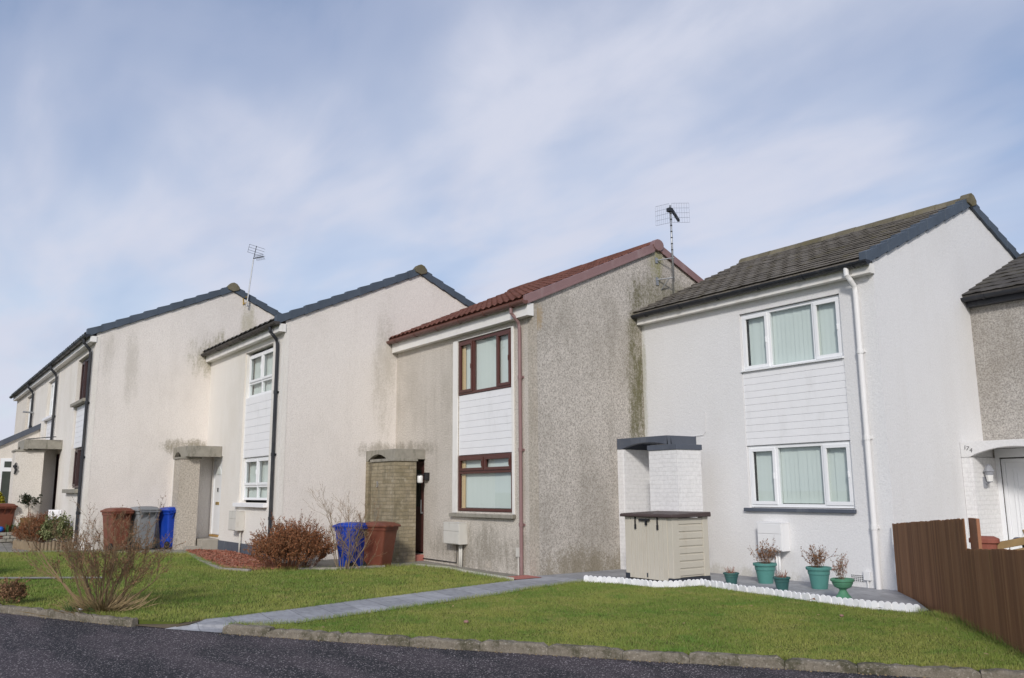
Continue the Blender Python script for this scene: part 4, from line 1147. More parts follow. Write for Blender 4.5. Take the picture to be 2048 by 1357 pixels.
# ------------------------------------------------------------------ garden fence
def fence():
    f = thing('garden_fence', 'dark brown close boarded fence running from the white house to the street', 'fence', (0, 0, 0))
    p = Vector((0.03, -0.09)); d = Vector((3.43, -3.70)).normalized(); n = Vector((d.y, -d.x))
    rr = random.Random(5)
    ang = math.atan2(d.y, d.x)
    def boards(t0, t1, z0, z1, name):
        mb = MB(); t = t0
        while t < t1:
            wd = rr.uniform(0.040, 0.058)
            a = (t - t0) / (t1 - t0)
            z = z0 + (z1 - z0) * a + rr.uniform(-0.006, 0.006)
            c = p + d * t
            Mx = Matrix.Translation((c.x, c.y, 0)) @ Matrix.Rotation(ang + rr.uniform(-0.02, 0.02), 4, 'Z') @ Matrix.Rotation(rr.uniform(-0.006, 0.006), 4, 'Y')
            yo = rr.uniform(-0.003, 0.003)
            mb.prism([(0, -0.012 + yo, -0.12), (wd, -0.005 + yo, -0.12), (wd, 0.004, -0.12), (0, 0.006, -0.12)], (0, 0, z + 0.12), Mx)
            t += wd - 0.004
        return obj(name, mb, M['fence'], f)
    boards(0.0, 3.36, 0.97, 1.155, 'board_panel')
    boards(3.36, 6.4, 0.83, 1.02, 'board_panel')
    mb = MB(); c = p + d * 3.37
    Mx = Matrix.Translation((c.x, c.y, 0)) @ Matrix.Rotation(ang, 4, 'Z')
    mb.box(0.03, 0.30, 0.04, 0.075, -0.1, 1.165, Mx); obj('gate_board', mb, M['fence_post'], f, bevel=0.004)
    mb = MB()
    for t in (0.1, 1.7, 3.25, 5.0, 6.2):
        c = p + d * t; Mx = Matrix.Translation((c.x, c.y, 0)) @ Matrix.Rotation(ang, 4, 'Z')
        o = MB(); o.box(-0.04, 0.04, 0.045, 0.12, -0.3, 0.80, Mx); obj('post', o, M['fence'], f)
    for z in (0.25, 0.65):
        for t0, t1 in ((0, 6.4),):
            c = p; Mx = Matrix.Translation((c.x, c.y, 0)) @ Matrix.Rotation(ang, 4, 'Z')
            o = MB(); o.box(t0, t1, 0.012, 0.042, z, z + 0.07, Mx); obj('rail', o, M['fence'], f)
fence()

# ------------------------------------------------------------------ white scalloped edging
def edging():
    pts = [Vector(q) for q in [(-3.92, -2.74), (-3.33, -2.50), (-2.95, -2.47), (-2.6, -2.44), (-2.40, -2.15), (-2.32, -1.68), (-1.42, -1.85), (-0.75, -1.89), (0.05, -2.00), (0.78, -2.03), (1.37, -1.91)]]
    mb = MB(); rr = random.Random(2)
    segs = []; L = 0
    for a, b in zip(pts, pts[1:]):
        segs.append((L, a, b)); L += (b - a).length
    n = int(L / 0.083)
    for i in range(n):
        s = L * (i + 0.5) / n
        for l0, a, b in segs:
            if l0 <= s <= l0 + (b - a).length: break
        c = a + (b - a) * ((s - l0) / (b - a).length); ang = math.atan2((b - a).y, (b - a).x) + rr.uniform(-0.12, 0.12)
        rad = 0.0445; hz = rr.uniform(-0.006, 0.006)
        prof = [(-rad, 0, -0.06), (rad, 0, -0.06)] + [(rad * math.cos(t), 0, 0.054 + hz + rad * math.sin(t)) for t in np.linspace(0, math.pi, 11)]
        Mx = Matrix.Translation((c.x, c.y, 0)) @ Matrix.Rotation(ang, 4, 'Z') @ Matrix.Rotation(rr.uniform(-0.1, 0.1), 4, 'X')
        yo = 0.004 if i % 2 else -0.004
        mb.prism([(x, yo - 0.011, z) for x, _, z in prof], (0, 0.022, 0), Mx)
    tag(obj('lawn_edging', mb, M['edging'], bevel=0.004), 'white scalloped plastic edging between the front lawn and the grey patio', 'lawn edging')
edging()

# ------------------------------------------------------------------ storage box in front of the white porch
def shed():
    s = thing('garden_store', 'beige plastic garden storage box with a dark brown lid against the white porch', 'storage box', (-3.28, -1.44, 0.0))
    w_, d_, h_ = 1.11, 0.86, 1.035
    x0, x1, y0, y1 = -w_ / 2, w_ / 2, -d_ / 2, d_ / 2
    mb = MB()
    mb.box(x0 + 0.05, x1 - 0.02, y0 + 0.03, y1 - 0.02, 0.08, h_ - 0.02)
    mb.box(x1 - 0.11, x1, y0 + 0.004, y0 + 0.16, 0.075, h_); mb.box(x1 - 0.11, x1, y1 - 0.13, y1, 0.075, h_)
    mb.box(x0, x0 + 0.10, y0 + 0.004, y0 + 0.12, 0.075, h_)
    mb.box(x0, x0 + 0.049, y0 + 0.121, y1, 0.075, h_)
    n = 8; H = (h_ - 0.10) / n
    for i in range(n):
        z = 0.09 + H * i
        mb.prism([(x1 - 0.02, y0 + 0.161, z + 0.012), (x1 - 0.006, y0 + 0.161, z + 0.022), (x1 - 0.006, y0 + 0.161, z + H - 0.004), (x1 - 0.02, y0 + 0.161, z + H)], (0, d_ - 0.292, 0))
    b = obj('body', mb, M['shed'], s, bevel=0.012)
    xm = (x0 + 0.05 + x1 - 0.11) / 2
    for a, c in ((x0 + 0.101, xm - 0.004), (xm + 0.004, x1 - 0.112)):
        mb = MB(); k = 9; wv = (c - a) / k
        for i in range(k):
            q = a + wv * i
            mb.box(q + 0.002, q + wv - 0.002, y0 - 0.004 + (0.003 if i % 2 else 0), y0 + 0.028, 0.03, h_ - 0.005)
        mb.box(a, c, y0 + 0.006, y0 + 0.0285, 0.031, h_ - 0.006)
        obj('door', mb, M['shed'], s, bevel=0.004)
    mb = MB()
    mb.prism([(x0 - 0.05, y0 - 0.07, h_ + 0.001), (x0 - 0.05, y1 + 0.01, h_ + 0.001), (x0 - 0.05, y1 + 0.01, h_ + 0.080), (x0 - 0.05, y0 - 0.04, h_ + 0.055), (x0 - 0.05, y0 - 0.07, h_ + 0.04)], (w_ + 0.12, 0, 0))
    obj('lid', mb, M['shed_lid'], s, bevel=0.014)
    mb = MB()
    mb.box(x1 - 0.12, x1 + 0.006, y0 - 0.006, y1 + 0.004, 0.0, 0.074); mb.box(x0 - 0.004, x0 + 0.10, y0 - 0.006, y0 + 0.12, 0.0, 0.10)
    mb.box(x0, x1 - 0.121, y0 + 0.06, y1, 0.0, 0.05); mb.box(xm - 0.014, xm + 0.014, y0 - 0.014, y0 - 0.005, 0.06, 0.13)
    obj('base', mb, M['shed_base'], s, bevel=0.006)
    for q in (x0 + 0.27, x1 - 0.32):
        mb = MB(); mb.box(q - 0.014, q + 0.014, y0 - 0.018, y0 - 0.005, h_ - 0.12, h_ + 0.01); mb.box(q - 0.012, q + 0.022, y0 - 0.026, y0 - 0.005, h_ - 0.20, h_ - 0.121)
        obj('strap', mb, M['black_metal'], s, bevel=0.003)
    mb = MB(); mb.tube([(xm - 0.14, y0 - 0.03, h_ - 0.045), (xm + 0.10, y0 - 0.03, h_ - 0.045)], 0.018, 8); mb.box(xm + 0.0, xm + 0.03, y0 - 0.04, y0 - 0.006, h_ - 0.13, h_ - 0.06)
    obj('handle', mb, M['black_metal'], s)
shed()

# ------------------------------------------------------------------ twigs and plants
class TW:
    def __init__(s, seed): s.mb = MB(); s.lf = MB(); s.r = random.Random(seed)
    def seg(s, pts, r0, r1):
        n = len(pts)
        s.mb.tube(pts, [r0 + (r1 - r0) * i / (n - 1) for i in range(n)], 3, False)
    def leaf(s, p, size):
        r = s.r
        a = Vector((r.gauss(0, 1), r.gauss(0, 1), r.gauss(0, 1))).normalized(); b = a.orthogonal().normalized()
        p = Vector(p)
        s.lf.add([p - b * size * 0.35, p + a * size * 0.6, p + b * size * 0.35, p - a * size * 0.6], [(0, 1, 2, 3)])
    def grow(s, p, d, L, r0, depth, kids=4, spread=0.55, up=0.25, wob=0.12, leaf=0.0, leafn=0, minr=0.0015):
        r = s.r; n = 5
        pts = [Vector(p)]; d = Vector(d).normalized()
        for i in range(n):
            d = (d + Vector((r.gauss(0, wob), r.gauss(0, wob), r.gauss(0, wob) + up / n))).normalized()
            pts.append(pts[-1] + d * L / n)
        r1 = max(minr, r0 * 0.45)
        s.seg(pts, r0, r1)
        if leafn and depth <= 1:
            for _ in range(leafn):
                k = r.uniform(0.25, 1.0) * n; i = min(n - 1, int(k))
                s.leaf(pts[i].lerp(pts[i + 1], k - i) + Vector((r.gauss(0, leaf * .5), r.gauss(0, leaf * .5), r.gauss(0, leaf * .5))), leaf * r.uniform(0.6, 1.3))
        if depth > 0:
            for j in range(kids):
                k = r.uniform(0.3, 1.0) * n; i = min(n - 1, int(k))
                q = pts[i].lerp(pts[i + 1], k - i)
                dd = (pts[i + 1] - pts[i]).normalized()
                side = Vector((r.gauss(0, 1), r.gauss(0, 1), r.gauss(0, 0.6))).normalized()
                s.grow(q, dd + side * spread, L * r.uniform(0.30, 0.62), max(minr, r1 * 0.9), depth - 1, kids, spread, up, wob, leaf, leafn, minr)
    def build(s, root, tm, lm, ln='leaves'):
        obj('twigs', s.mb, tm, root)
        if s.lf.v: obj(ln, s.lf, lm, root)

def bare_shrub(name, label, loc, stems, H, W, seed, tm, lm, lean=0.75, r0=0.006, kids=4, depth=2, leaf=0.012, leafn=2, base=0.12, cat='shrub', up=0.35, spread=0.5, lname='buds', straight=0.07):
    t = thing(name, label, cat, loc)
    k = TW(seed)
    for i in range(stems):
        a = k.r.uniform(0, 2 * math.pi); q = k.r.uniform(0.0, 1.0) ** 0.7
        d = Vector((math.cos(a) * q * lean, math.sin(a) * q * lean, 1.0))
        b = k.r.uniform(0, base)
        L = H * k.r.uniform(0.55, 1.0) * (1 + 0.35 * q)
        k.grow((math.cos(a) * b, math.sin(a) * b, -0.02), d, L, r0 * k.r.uniform(0.6, 1.2), depth, kids, spread, up, straight, leaf, leafn)
    k.build(t, tm, lm, lname)
    return t
# large leafless shrub by the kerb
t = bare_shrub('leafless_shrub', 'large bare brown shrub of upright twigs by the kerb on the left', (-5.32, -9.80, 0.0), 36, 0.84, 1.6, 11, M['twig'], M['leaf_dry'], 0.85, 0.0115, 4, 3, 0.016, 2, 0.26, up=0.28, spread=0.55, straight=0.13)
mb = MB(); rr = random.Random(3)
for i in range(420):
    a = rr.uniform(0, 6.28); q = abs(rr.gauss(0, 0.30)); L = rr.uniform(0.12, 0.38)
    x, y = math.cos(a) * q + 0.12, math.sin(a) * q * 0.8
    d = Vector((math.cos(a) * rr.uniform(0.3, 1.2), math.sin(a) * rr.uniform(0.3, 1.2), rr.uniform(0.15, 1.0))).normalized() * L
    n = Vector((-d.y, d.x, 0)).normalized() * 0.0035
    p = Vector((x, y, 0.0))
    mb.add([p - n, p + n, p + d * 0.6 + n * 0.7 + Vector((0, 0, 0.01)), p + d], [(0, 1, 2), (0, 2, 3)])
obj('dry_grass', mb, M['straw'], t)
mb = MB()
for i in range(500):
    a = rr.uniform(0, 6.28); q = rr.uniform(0, 0.4); x, y = -0.05 + math.cos(a) * q * 1.1, -0.25 + math.sin(a) * q * 0.5
    h = rr.uniform(0.05, 0.13); d = Vector((rr.gauss(0, 0.05), rr.gauss(0, 0.05), h)); n = Vector((math.cos(a), math.sin(a), 0)) * 0.004
    p = Vector((x, y, 0)); mb.add([p - n, p + n, p + d], [(0, 1, 2)])
obj('green_tuft', mb, M['leaf_daff'], t)
# rusty twiggy bush
def dense_bush(name, label, loc, rx, ry, H, n, seed, tm, lm, leaf=0.02, leafn=3, r0=0.004, cat='bush', lname='leaves', kids=4):
    t = thing(name, label, cat, loc); k = TW(seed)
    for i in range(n):
        a = k.r.uniform(0, 6.283); q = k.r.uniform(0, 1) ** 0.6
        el = k.r.uniform(0.1, 1.0)
        dx, dy = math.cos(a) * q, math.sin(a) * q
        tip = Vector((dx * rx, dy * ry, H * max(0.25, math.sqrt(max(0.0, 1 - 0.75 * q * q))) * k.r.uniform(0.75, 1.06)))
        b = Vector((dx * rx * 0.5, dy * ry * 0.5, -0.02))
        L = (tip - b).length
        k.grow(b, tip - b, L * 0.86, r0 * k.r.uniform(0.6, 1.2), 2, kids, 0.45, 0.12, 0.09, leaf, leafn, 0.0018)
    k.build(t, tm, lm, lname)
    return t
dense_bush('rusty_bush', 'wide rounded red brown twiggy bush at the edge of the red gravel', (-9.16, -5.74, g(-9.25) - 0.02), 0.98, 0.78, 0.76, 260, 21, M['twig_red'], M['leaf_rust'], 0.024, 5)
bare_shrub('leafless_shrub', 'pale bare twiggy shrub growing in front of the blue bin', (-8.28, -5.04, -0.02), 12, 1.0, 1.2, 31, M['twig_pale'], M['leaf_dry'], 0.80, 0.012, 4, 3, 0.014, 1, 0.12, up=0.3, spread=0.6, straight=0.12)
bare_shrub('leafless_shrub', 'short dry shrub spilling low over the edging in front of the brown bin', (-8.05, -4.75, 0.0), 7, 0.55, 0.6, 33, M['twig_pale'], M['leaf_dry'], 1.2, 0.006, 4, 2, 0.012, 1, 0.08, up=0.1, spread=0.6)
dense_bush('rusty_bush', 'small round orange red bush in the log edged bed on the left', (-17.9, -9.15, g(-17.9)), 0.56, 0.48, 0.66, 130, 41, M['twig_red'], M['leaf_rust'], 0.022, 5)
dense_bush('variegated_bush', 'small green and cream leafed bush beside the black downpipe', (-17.2, -8.72, g(-17.2)), 0.36, 0.3, 0.72, 36, 43, M['twig_dark'], M['leaf_green'], 0.045, 6)
dense_bush('rusty_bush', 'dark red bush cut off by the left edge above the lawn', (-11.05, -11.05, g(-11)), 0.42, 0.4, 0.62, 55, 45, M['twig_red'], M['leaf_rust'], 0.020, 4)
dense_bush('low_shrub', 'little dried up shrub at the far left of the kerb', (-6.68, -10.72, 0.0), 0.22, 0.20, 0.28, 34, 47, M['twig'], M['leaf_dry'], 0.022, 3, 0.003)
def conifer():
    t = thing('golden_conifer', 'bright yellow green rounded conifer above the bin at the left edge', 'shrub', (-21.3, -9.95, g(-21)))
    k = TW(51); rr = k.r
    mb = MB(); mb.tube([(0, 0, -0.05), (0, 0, 1.0)], [0.05, 0.02], 8); obj('trunk', mb, M['twig_dark'], t)
    for i in range(2600):
        a = rr.uniform(0, 6.283); u = rr.uniform(-0.8, 1); q = math.sqrt(max(0, 1 - u * u)) * rr.uniform(0.75, 1.05)
        k.leaf((math.cos(a) * q * 0.42, math.sin(a) * q * 0.42, 0.86 + u * 0.55), 0.06)
    obj('foliage', k.lf, M['leaf_yellow'], t)
conifer()
# topiary in a brown pot
def topiary():
    x, y = -19.75, -9.1
    t = thing('topiary_pot', 'small dark clipped tree in a brown pot by the maroon doorway', 'potted tree', (x, y, 0.62))
    mb = MB(); mb.lathe([(0.14, -0.37), (0.19, 0.16), (0.21, 0.17), (0.21, 0.22), (0.18, 0.22), (0.17, 0.19)], (0, 0, 0), 20); obj('pot', mb, M['wood_trim'], t, smooth=False)
    k = TW(61); k.grow((0, 0, 0.15), (0.02, 0, 1), 0.55, 0.014, 0)
    for i in range(22): k.grow((0, 0, 0.62 + k.r.uniform(-0.06, 0.12)), (k.r.gauss(0, 1), k.r.gauss(0, 1), k.r.uniform(0.0, 0.8)), k.r.uniform(0.12, 0.3), 0.004, 1, 3, 0.6, 0.1, 0.1, 0.05, 5)
    k.build(t, M['twig_dark'], M['leaf_dark'])
topiary()

# ------------------------------------------------------------------ pots on the patio
def pot(name, label, loc, r, h, mat, group, plant, seed):
    t = thing(name, label, 'flower pot', loc, 0, group)
    mb = MB()
    mb.lathe([(r * 0.62, 0.0), (r * 0.80, h * 0.62), (r * 0.86, h * 0.68), (r * 0.88, h * 0.86), (r * 1.0, h * 0.87), (r * 1.02, h * 0.97), (r * 0.98, h), (r * 0.90, h), (r * 0.86, h * 0.90)], (0, 0, 0), 32)
    obj('pot', mb, mat, t, smooth=False)
    mb = MB(); mb.lathe([(r * 0.858, h * 0.86), (r * 0.85, h * 0.905)], (0, 0, 0), 24); obj('soil', mb, M['earth'], t)
    k = TW(seed)
    if plant == 'dry':
        for i in range(34):
            a = k.r.uniform(0, 6.283); q = k.r.uniform(0.1, 1)
            k.grow((math.cos(a) * q * r * 0.35, math.sin(a) * q * r * 0.35, h * 0.88), (math.cos(a) * q * 0.85, math.sin(a) * q * 0.85, 1), k.r.uniform(0.16, 0.33), 0.003, 1, 3, 0.45, 0.15, 0.1, 0.022, 4)
        k.build(t, M['twig_dark'], M['leaf_dry'], 'foliage')
    else:
        for i in range(30):
            a = k.r.uniform(0, 6.283); q = k.r.uniform(0, 1)
            k.grow((math.cos(a) * q * r * 0.45, math.sin(a) * q * r * 0.45, h * 0.88), (math.cos(a) * 0.4, math.sin(a) * 0.4, 1), k.r.uniform(0.05, 0.14), 0.005, 0, leaf=0.02)
        k.build(t, M['leaf_pink'], M['leaf_dry'], 'foliage')
    return t
GP = 'green plastic flower pots on the patio'
pot('flower_pot', 'small dark green pot nearest the beige storage box, filled with stubble', (-2.08, -1.25, 0.0), 0.125, 0.185, M['green_pot'], GP, 'stub', 71)
pot('flower_pot', 'large turquoise pot with a dry plant in front of the meter box', (-1.88, -0.66, 0.0), 0.185, 0.315, M['teal'], GP, 'dry', 72)
pot('flower_pot', 'small dark green pot between the two large turquoise pots', (-1.04, -1.36, 0.0), 0.125, 0.205, M['green_pot'], GP, 'stub', 73)
pot('flower_pot', 'large turquoise pot with a spreading dry plant, nearer the air vent', (-0.89, -0.66, 0.0), 0.185, 0.32, M['teal'], GP, 'dry', 74)
def urn():
    t = thing('garden_urn', 'faded green pedestal urn with a pinkish dry plant, rightmost on the patio', 'urn', (0.06, -1.50, 0.0), 0, GP)
    mb = MB()
    mb.lathe([(0.105, 0.0), (0.105, 0.03), (0.07, 0.075), (0.045, 0.12), (0.05, 0.135), (0.06, 0.14), (0.11, 0.165), (0.135, 0.21), (0.14, 0.235), (0.155, 0.24), (0.158, 0.265), (0.145, 0.275), (0.13, 0.268), (0.12, 0.24)], (0, 0, 0), 32)
    obj('bowl', mb, M['urn'], t)
    mb = MB(); mb.lathe([(0.119, 0.235), (0.118, 0.25)], (0, 0, 0), 20); obj('soil', mb, M['earth'], t)
    k = TW(77)
    for i in range(20):
        a = k.r.uniform(0, 6.283); q = k.r.uniform(0.1, 1)
        k.grow((math.cos(a) * q * 0.04, math.sin(a) * q * 0.04, 0.24), (math.cos(a) * q * 0.6, math.sin(a) * q * 0.6, 1), k.r.uniform(0.16, 0.33), 0.0026, 1, 3, 0.4, 0.15, 0.1, 0.019, 4)
    k.build(t, M['twig'], M['leaf_pink'], 'foliage')
urn()

# ------------------------------------------------------------------ wheelie bins
def rrect(w, d, r, z, cy=0.0, n=4):
    pts = []
    for sx, sy, a0 in ((1, 1, 0), (-1, 1, 90), (-1, -1, 180), (1, -1, 270)):
        for i in range(n + 1):
            a = R(a0 + 90 * i / n)
            pts.append((sx * (w / 2 - r) + r * math.cos(a), cy + sy * (d / 2 - r) + r * math.sin(a), z))
    return pts
def wheelie(label, loc, rz, mat, group, s=1.0, w_=0.58, d_=0.70):
    """front of the bin looks along local -y, hinge and wheels at +y"""
    t = thing('wheelie_bin', label, 'wheelie bin', loc, rz, group)
    t.scale = (s, s, s)
    H = 0.98
    mb = MB()
    mb.loft([rrect(w_ * 0.74, d_ * 0.66, 0.04, 0.03, 0.03), rrect(w_ * 0.76, d_ * 0.68, 0.05, 0.09, 0.03), rrect(w_ * 0.93, d_ * 0.92, 0.05, H - 0.10, 0), rrect(w_ * 0.94, d_ * 0.93, 0.05, H - 0.095, 0), rrect(w_ * 0.98, d_ * 0.98, 0.05, H - 0.085, 0), rrect(w_, d_, 0.05, H, 0)])
    b = obj('body', mb, mat, t)
    mb = MB()
    for x in (-0.17, 0.0, 0.17): mb.prism([(x - 0.012, d_ * 0.44, H - 0.22), (x - 0.012, d_ * 0.62, H - 0.04), (x - 0.012, d_ * 0.62, H), (x - 0.012, d_ * 0.44, H)], (0.024, 0, 0))
    mb.tube([(-w_ * 0.45, d_ * 0.60, H - 0.03), (w_ * 0.45, d_ * 0.60, H - 0.03)], 0.016, 8)
    obj('handle', mb, mat, t)
    mb = MB()
    mb.loft([rrect(w_ * 1.09, d_ * 1.12, 0.06, H - 0.012, 0.0), rrect(w_ * 1.10, d_ * 1.13, 0.06, H + 0.03, 0.0), rrect(w_ * 1.0, d_ * 1.03, 0.07, H + 0.045, 0.0), rrect(w_ * 0.84, d_ * 0.86, 0.08, H + 0.085, 0.03), rrect(w_ * 0.5, d_ * 0.5, 0.08, H + 0.105, 0.05)])
    mb.box(-0.15, 0.15, -d_ * 0.66, -d_ * 0.565, H + 0.0, H + 0.026)
    mb.box(-w_ * 0.40, w_ * 0.40, d_ * 0.545, d_ * 0.62, H + 0.0, H + 0.04)
    obj('lid', mb, mat, t, bevel=0.006)
    for x in (-1, 1):
        mb = MB(); c = Vector((x * w_ * 0.40, d_ * 0.37, 0.10))
        mb.tube([c + Vector((-0.025, 0, 0)), c + Vector((0.025, 0, 0))], 0.10, 16)
        obj('wheel', mb, M['rubber'], t, bevel=0.008)
    mb = MB(); mb.tube([(-w_ * 0.38, d_ * 0.37, 0.10), (w_ * 0.38, d_ * 0.37, 0.10)], 0.012, 8); obj('axle', mb, M['chrome'], t)
    return t
GB = 'wheelie bins outside the houses'
wheelie('brown wheelie bin, leftmost of the three against the cream gable', (-15.38, -7.72, g(-15.4) - 0.01), R(-78), M['bin_red'], GB, 0.93, 0.56, 0.66)
wheelie('grey wheelie bin between the brown and the blue one', (-15.36, -7.13, g(-15.4) - 0.01), R(-80), M['bin_grey'], GB, 0.95, 0.56, 0.68)
wheelie('blue wheelie bin, rightmost of the three against the cream gable', (-15.26, -6.46, g(-15.4) - 0.01), R(-76), M['bin_blue'], GB, 0.93, 0.60, 0.62)
wheelie('blue wheelie bin behind the pale bare shrub', (-8.64, -4.74, -0.03), R(-62), M['bin_blue'], GB, 0.85, 0.52, 0.62)
wheelie('brown wheelie bin beside the mossy brick porch', (-8.44, -4.22, -0.03), R(118), M['bin_red'], GB, 0.85, 0.60, 0.74)
wheelie('brown wheelie bin cut off by the left edge of the photo', (-20.3, -9.72, g(-20.3)), R(-80), M['bin_red'], GB, 0.93, 0.62, 0.76)

# ------------------------------------------------------------------ small garden things
def log_roll():
    mb = MB(); rr = random.Random(8)
    pts = [Vector((-17.4, -9.62)), Vector((-16.35, -9.30)), Vector((-16.1, -8.45))]
    for a, b in zip(pts, pts[1:]):
        n = int((b - a).length / 0.075)
        for i in range(n):
            c = a + (b - a) * (i / n); z = g(c.x)
            mb.tube([(c.x, c.y, z - 0.05), (c.x, c.y, z + 0.19 + rr.uniform(-0.02, 0.02))], 0.038, 8)
    tag(obj('log_edging', mb, M['log']), 'weathered log roll edging around the bed with the orange bush', 'log edging')
log_roll()
sheet('bed_soil', [(-17.4, -9.58), (-16.38, -9.27), (-16.13, -8.45), (-19.5, -8.42), (-20.2, -9.5)], 0.02, M['earth'])
def stone_planter():
    mb = MB(); rr = random.Random(9)
    for r_ in range(3):
        for i in range(6):
            y = -9.75 + i * 0.16 + (0.08 if r_ % 2 else 0); z = g(-19.7) + r_ * 0.085
            mb.box(-19.85, -19.62 + rr.uniform(-0.015, 0.015), y + 0.006, y + 0.154, z + 0.003, z + 0.082)
    o = obj('stone_planter', mb, M['stone_old'], bevel=0.012)
    tag(o, 'low grey stone planter wall with green shoots beside the left bin', 'planter')
    mb = MB()
    for i in range(60):
        x, y = -19.9 - rr.uniform(0, 0.2), -9.65 + rr.uniform(0, 0.7); h = rr.uniform(0.15, 0.32)
        a = rr.uniform(0, 6.28); n = Vector((math.cos(a), math.sin(a), 0)) * 0.008; p = Vector((x, y, g(-19.9) + 0.18))
        mb.add([p - n, p + n, p + n * 0.6 + Vector((rr.gauss(0, .03), rr.gauss(0, .03), h)), p - n * 0.4 + Vector((rr.gauss(0, .02), rr.gauss(0, .02), h * 1.05))], [(0, 1, 2, 3)])
    obj('shoots', mb, M['leaf_daff'], o)
stone_planter()
mb = MB(); mb.lathe([(0.04, 0), (0.08, 0.04), (0.07, 0.11), (0.03, 0.14)], (-19.95, -9.72, g(-20) + 0.26), 14)
tag(obj('garden_ornament', mb, M['blue_toy'], smooth=True), 'small bright blue ornament sitting by the stone planter', 'ornament')
mb = MB(); mb.tube([(0, 0, 0), (0.01, 0.03, 0.12), (0, -0.02, 0.22), (0, 0.02, 0.32)], [0.02, 0.035, 0.03, 0.01], 8); mb.box(-0.01, 0.02, -0.05, 0.05, 0.18, 0.24)
tag(obj('wall_ornament', mb, M['black_metal'], M=Matrix.Translation((-20.075, -9.505, 2.02))), 'small dark ornament hung on the cream porch wall', 'wall ornament')
mb = MB(); mb.box(-0.03, 0.03, -0.17, 0.17, 0, 0.44); mb.box(0.031, 0.045, -0.14, 0.14, 0.03, 0.41)
tag(obj('white_board', mb, M['cladding'], M=Matrix.Translation((-18.6, -8.62, 0.62)) @ Matrix.Rotation(R(-35), 4, 'Z'), bevel=0.008), 'white panel leaning by the maroon doorway behind the bushes', 'board')

# pile beside the next house
def next_door():
    c = thing('wooden_crate', 'old weathered timber crate tipped up behind the fence', 'crate', (1.66, 0.05, 0.46), R(25))
    c.rotation_euler = (R(8), R(-13), R(25))
    for z in (0.02, 0.15, 0.28):
        mb = MB(); mb.box(-0.24, 0.20, -0.18, -0.155, z + 0.005, z + 0.10); obj('slat', mb, M['crate'], c, bevel=0.004)
    for x in (0.20, -0.27):
        mb = MB(); mb.box(x, x + 0.07, -0.20, 0.18, -0.01, 0.41); obj('end_board', mb, M['crate'], c, bevel=0.004)
    mb = MB(); mb.box(-0.25, 0.2, -0.2, 0.2, -0.62, -0.012); obj('base', mb, M['crate'], c)
    p = thing('plant_trough', 'red brown rounded trough lying behind the fence post', 'trough', (1.43, -0.30, 0.66), R(15))
    mb = MB(); mb.loft([rrect(0.26, 0.20, 0.08, -0.2), rrect(0.30, 0.24, 0.10, 0.10), rrect(0.36, 0.28, 0.11, 0.105), rrect(0.36, 0.28, 0.11, 0.16), rrect(0.24, 0.18, 0.08, 0.19)]); obj('shell', mb, M['terracotta'], p, bevel=0.01)
    mb = MB(); mb.lathe([(0.12, -0.68), (0.13, -0.21)], (0, 0, 0), 16); obj('foot', mb, M['terracotta'], p)
    s = thing('push_scooter', 'dark navy scooter with its steering bar showing over the fence', 'scooter', (1.75, 0.1, -0.2), R(25))
    mb = MB(); mb.tube([(-0.1, 0, 0.94), (0.12, 0, 1.0), (0.20, 0, 1.15)], 0.03, 10); mb.loft([rrect(0.30, 0.16, 0.06, 0.93), rrect(0.34, 0.2, 0.07, 0.97), rrect(0.2, 0.12, 0.05, 1.03)])
    obj('steering_bar', mb, M['navy'], s, smooth=True)
    mb = MB(); mb.tube([(0.0, 0, 0.1), (0.0, 0, 0.94)], 0.025, 8); obj('stem', mb, M['navy'], s)
    mb = MB(); mb.box(-0.45, 0.1, -0.06, 0.06, 0.08, 0.12); obj('deck', mb, M['navy'], s, bevel=0.01)
    for x in (-0.42, 0.08):
        mb = MB(); mb.tube([(x, -0.03, 0.08), (x, 0.03, 0.08)], 0.08, 14); obj('wheel', mb, M['rubber'], s)
next_door()

def pebble(label, x, y, r, mat, seed, z=None, sq=0.65):
    rr = random.Random(seed); bm = bmesh.new()
    bmesh.ops.create_icosphere(bm, subdivisions=2, radius=r)
    for v in bm.verts:
        v.co *= rr.uniform(0.88, 1.1); v.co.z *= sq; v.co.x *= 1.2
    me = bpy.data.meshes.new('stone'); bm.to_mesh(me); bm.free(); me.materials.append(mat); me.shade_smooth()
    o = bpy.data.objects.new('stone', me); COL.objects.link(o); o.location = (x, y, (g(x) if z is None else z) + r * sq * 0.5)
    tag(o, label, 'stone')
pebble('pinkish stone lying on the front lawn near the street', -1.40, -6.67, 0.030, M['stone_pink'], 1)
pebble('pale stone lying on the lawn near the fence', 0.95, -2.90, 0.022, M['stone_pink'], 2)
pebble('rounded grey boulder under the red brown twiggy bush', -8.95, -5.35, 0.13, M['stone'], 3, -0.03)
pebble('smaller rounded stone under the bare shrub by the blue bin', -8.66, -5.28, 0.09, M['stone'], 4, -0.02)
pebble('white stone beside the foot of the large bare shrub', -5.22, -10.08, 0.035, M['box_white'], 5, 0.0, 0.9)
pebble('grey stone on the kerb top at the far left', -6.72, -10.88, 0.05, M['stone'], 6, 0.0)
mb = MB(); mb.add([(-0.05, -0.01, 0.0), (0.0, -0.035, 0.02), (0.055, 0.0, 0.012), (0.01, 0.03, 0.035), (0.0, -0.003, 0.015)], [(0, 1, 4), (1, 2, 4), (2, 3, 4), (3, 0, 4)])
tag(obj('fallen_leaf', mb, M['leaf_dry'], M=Matrix.Translation((0.02, -2.14, 0.03))), 'curled brown leaf on the lawn against the white edging', 'leaf')
mb = MB(); mb.add([(-0.04, -0.01, 0.0), (0.0, -0.02, 0.015), (0.05, 0.0, 0.008), (0.01, 0.025, 0.02)], [(0, 1, 2, 3)])
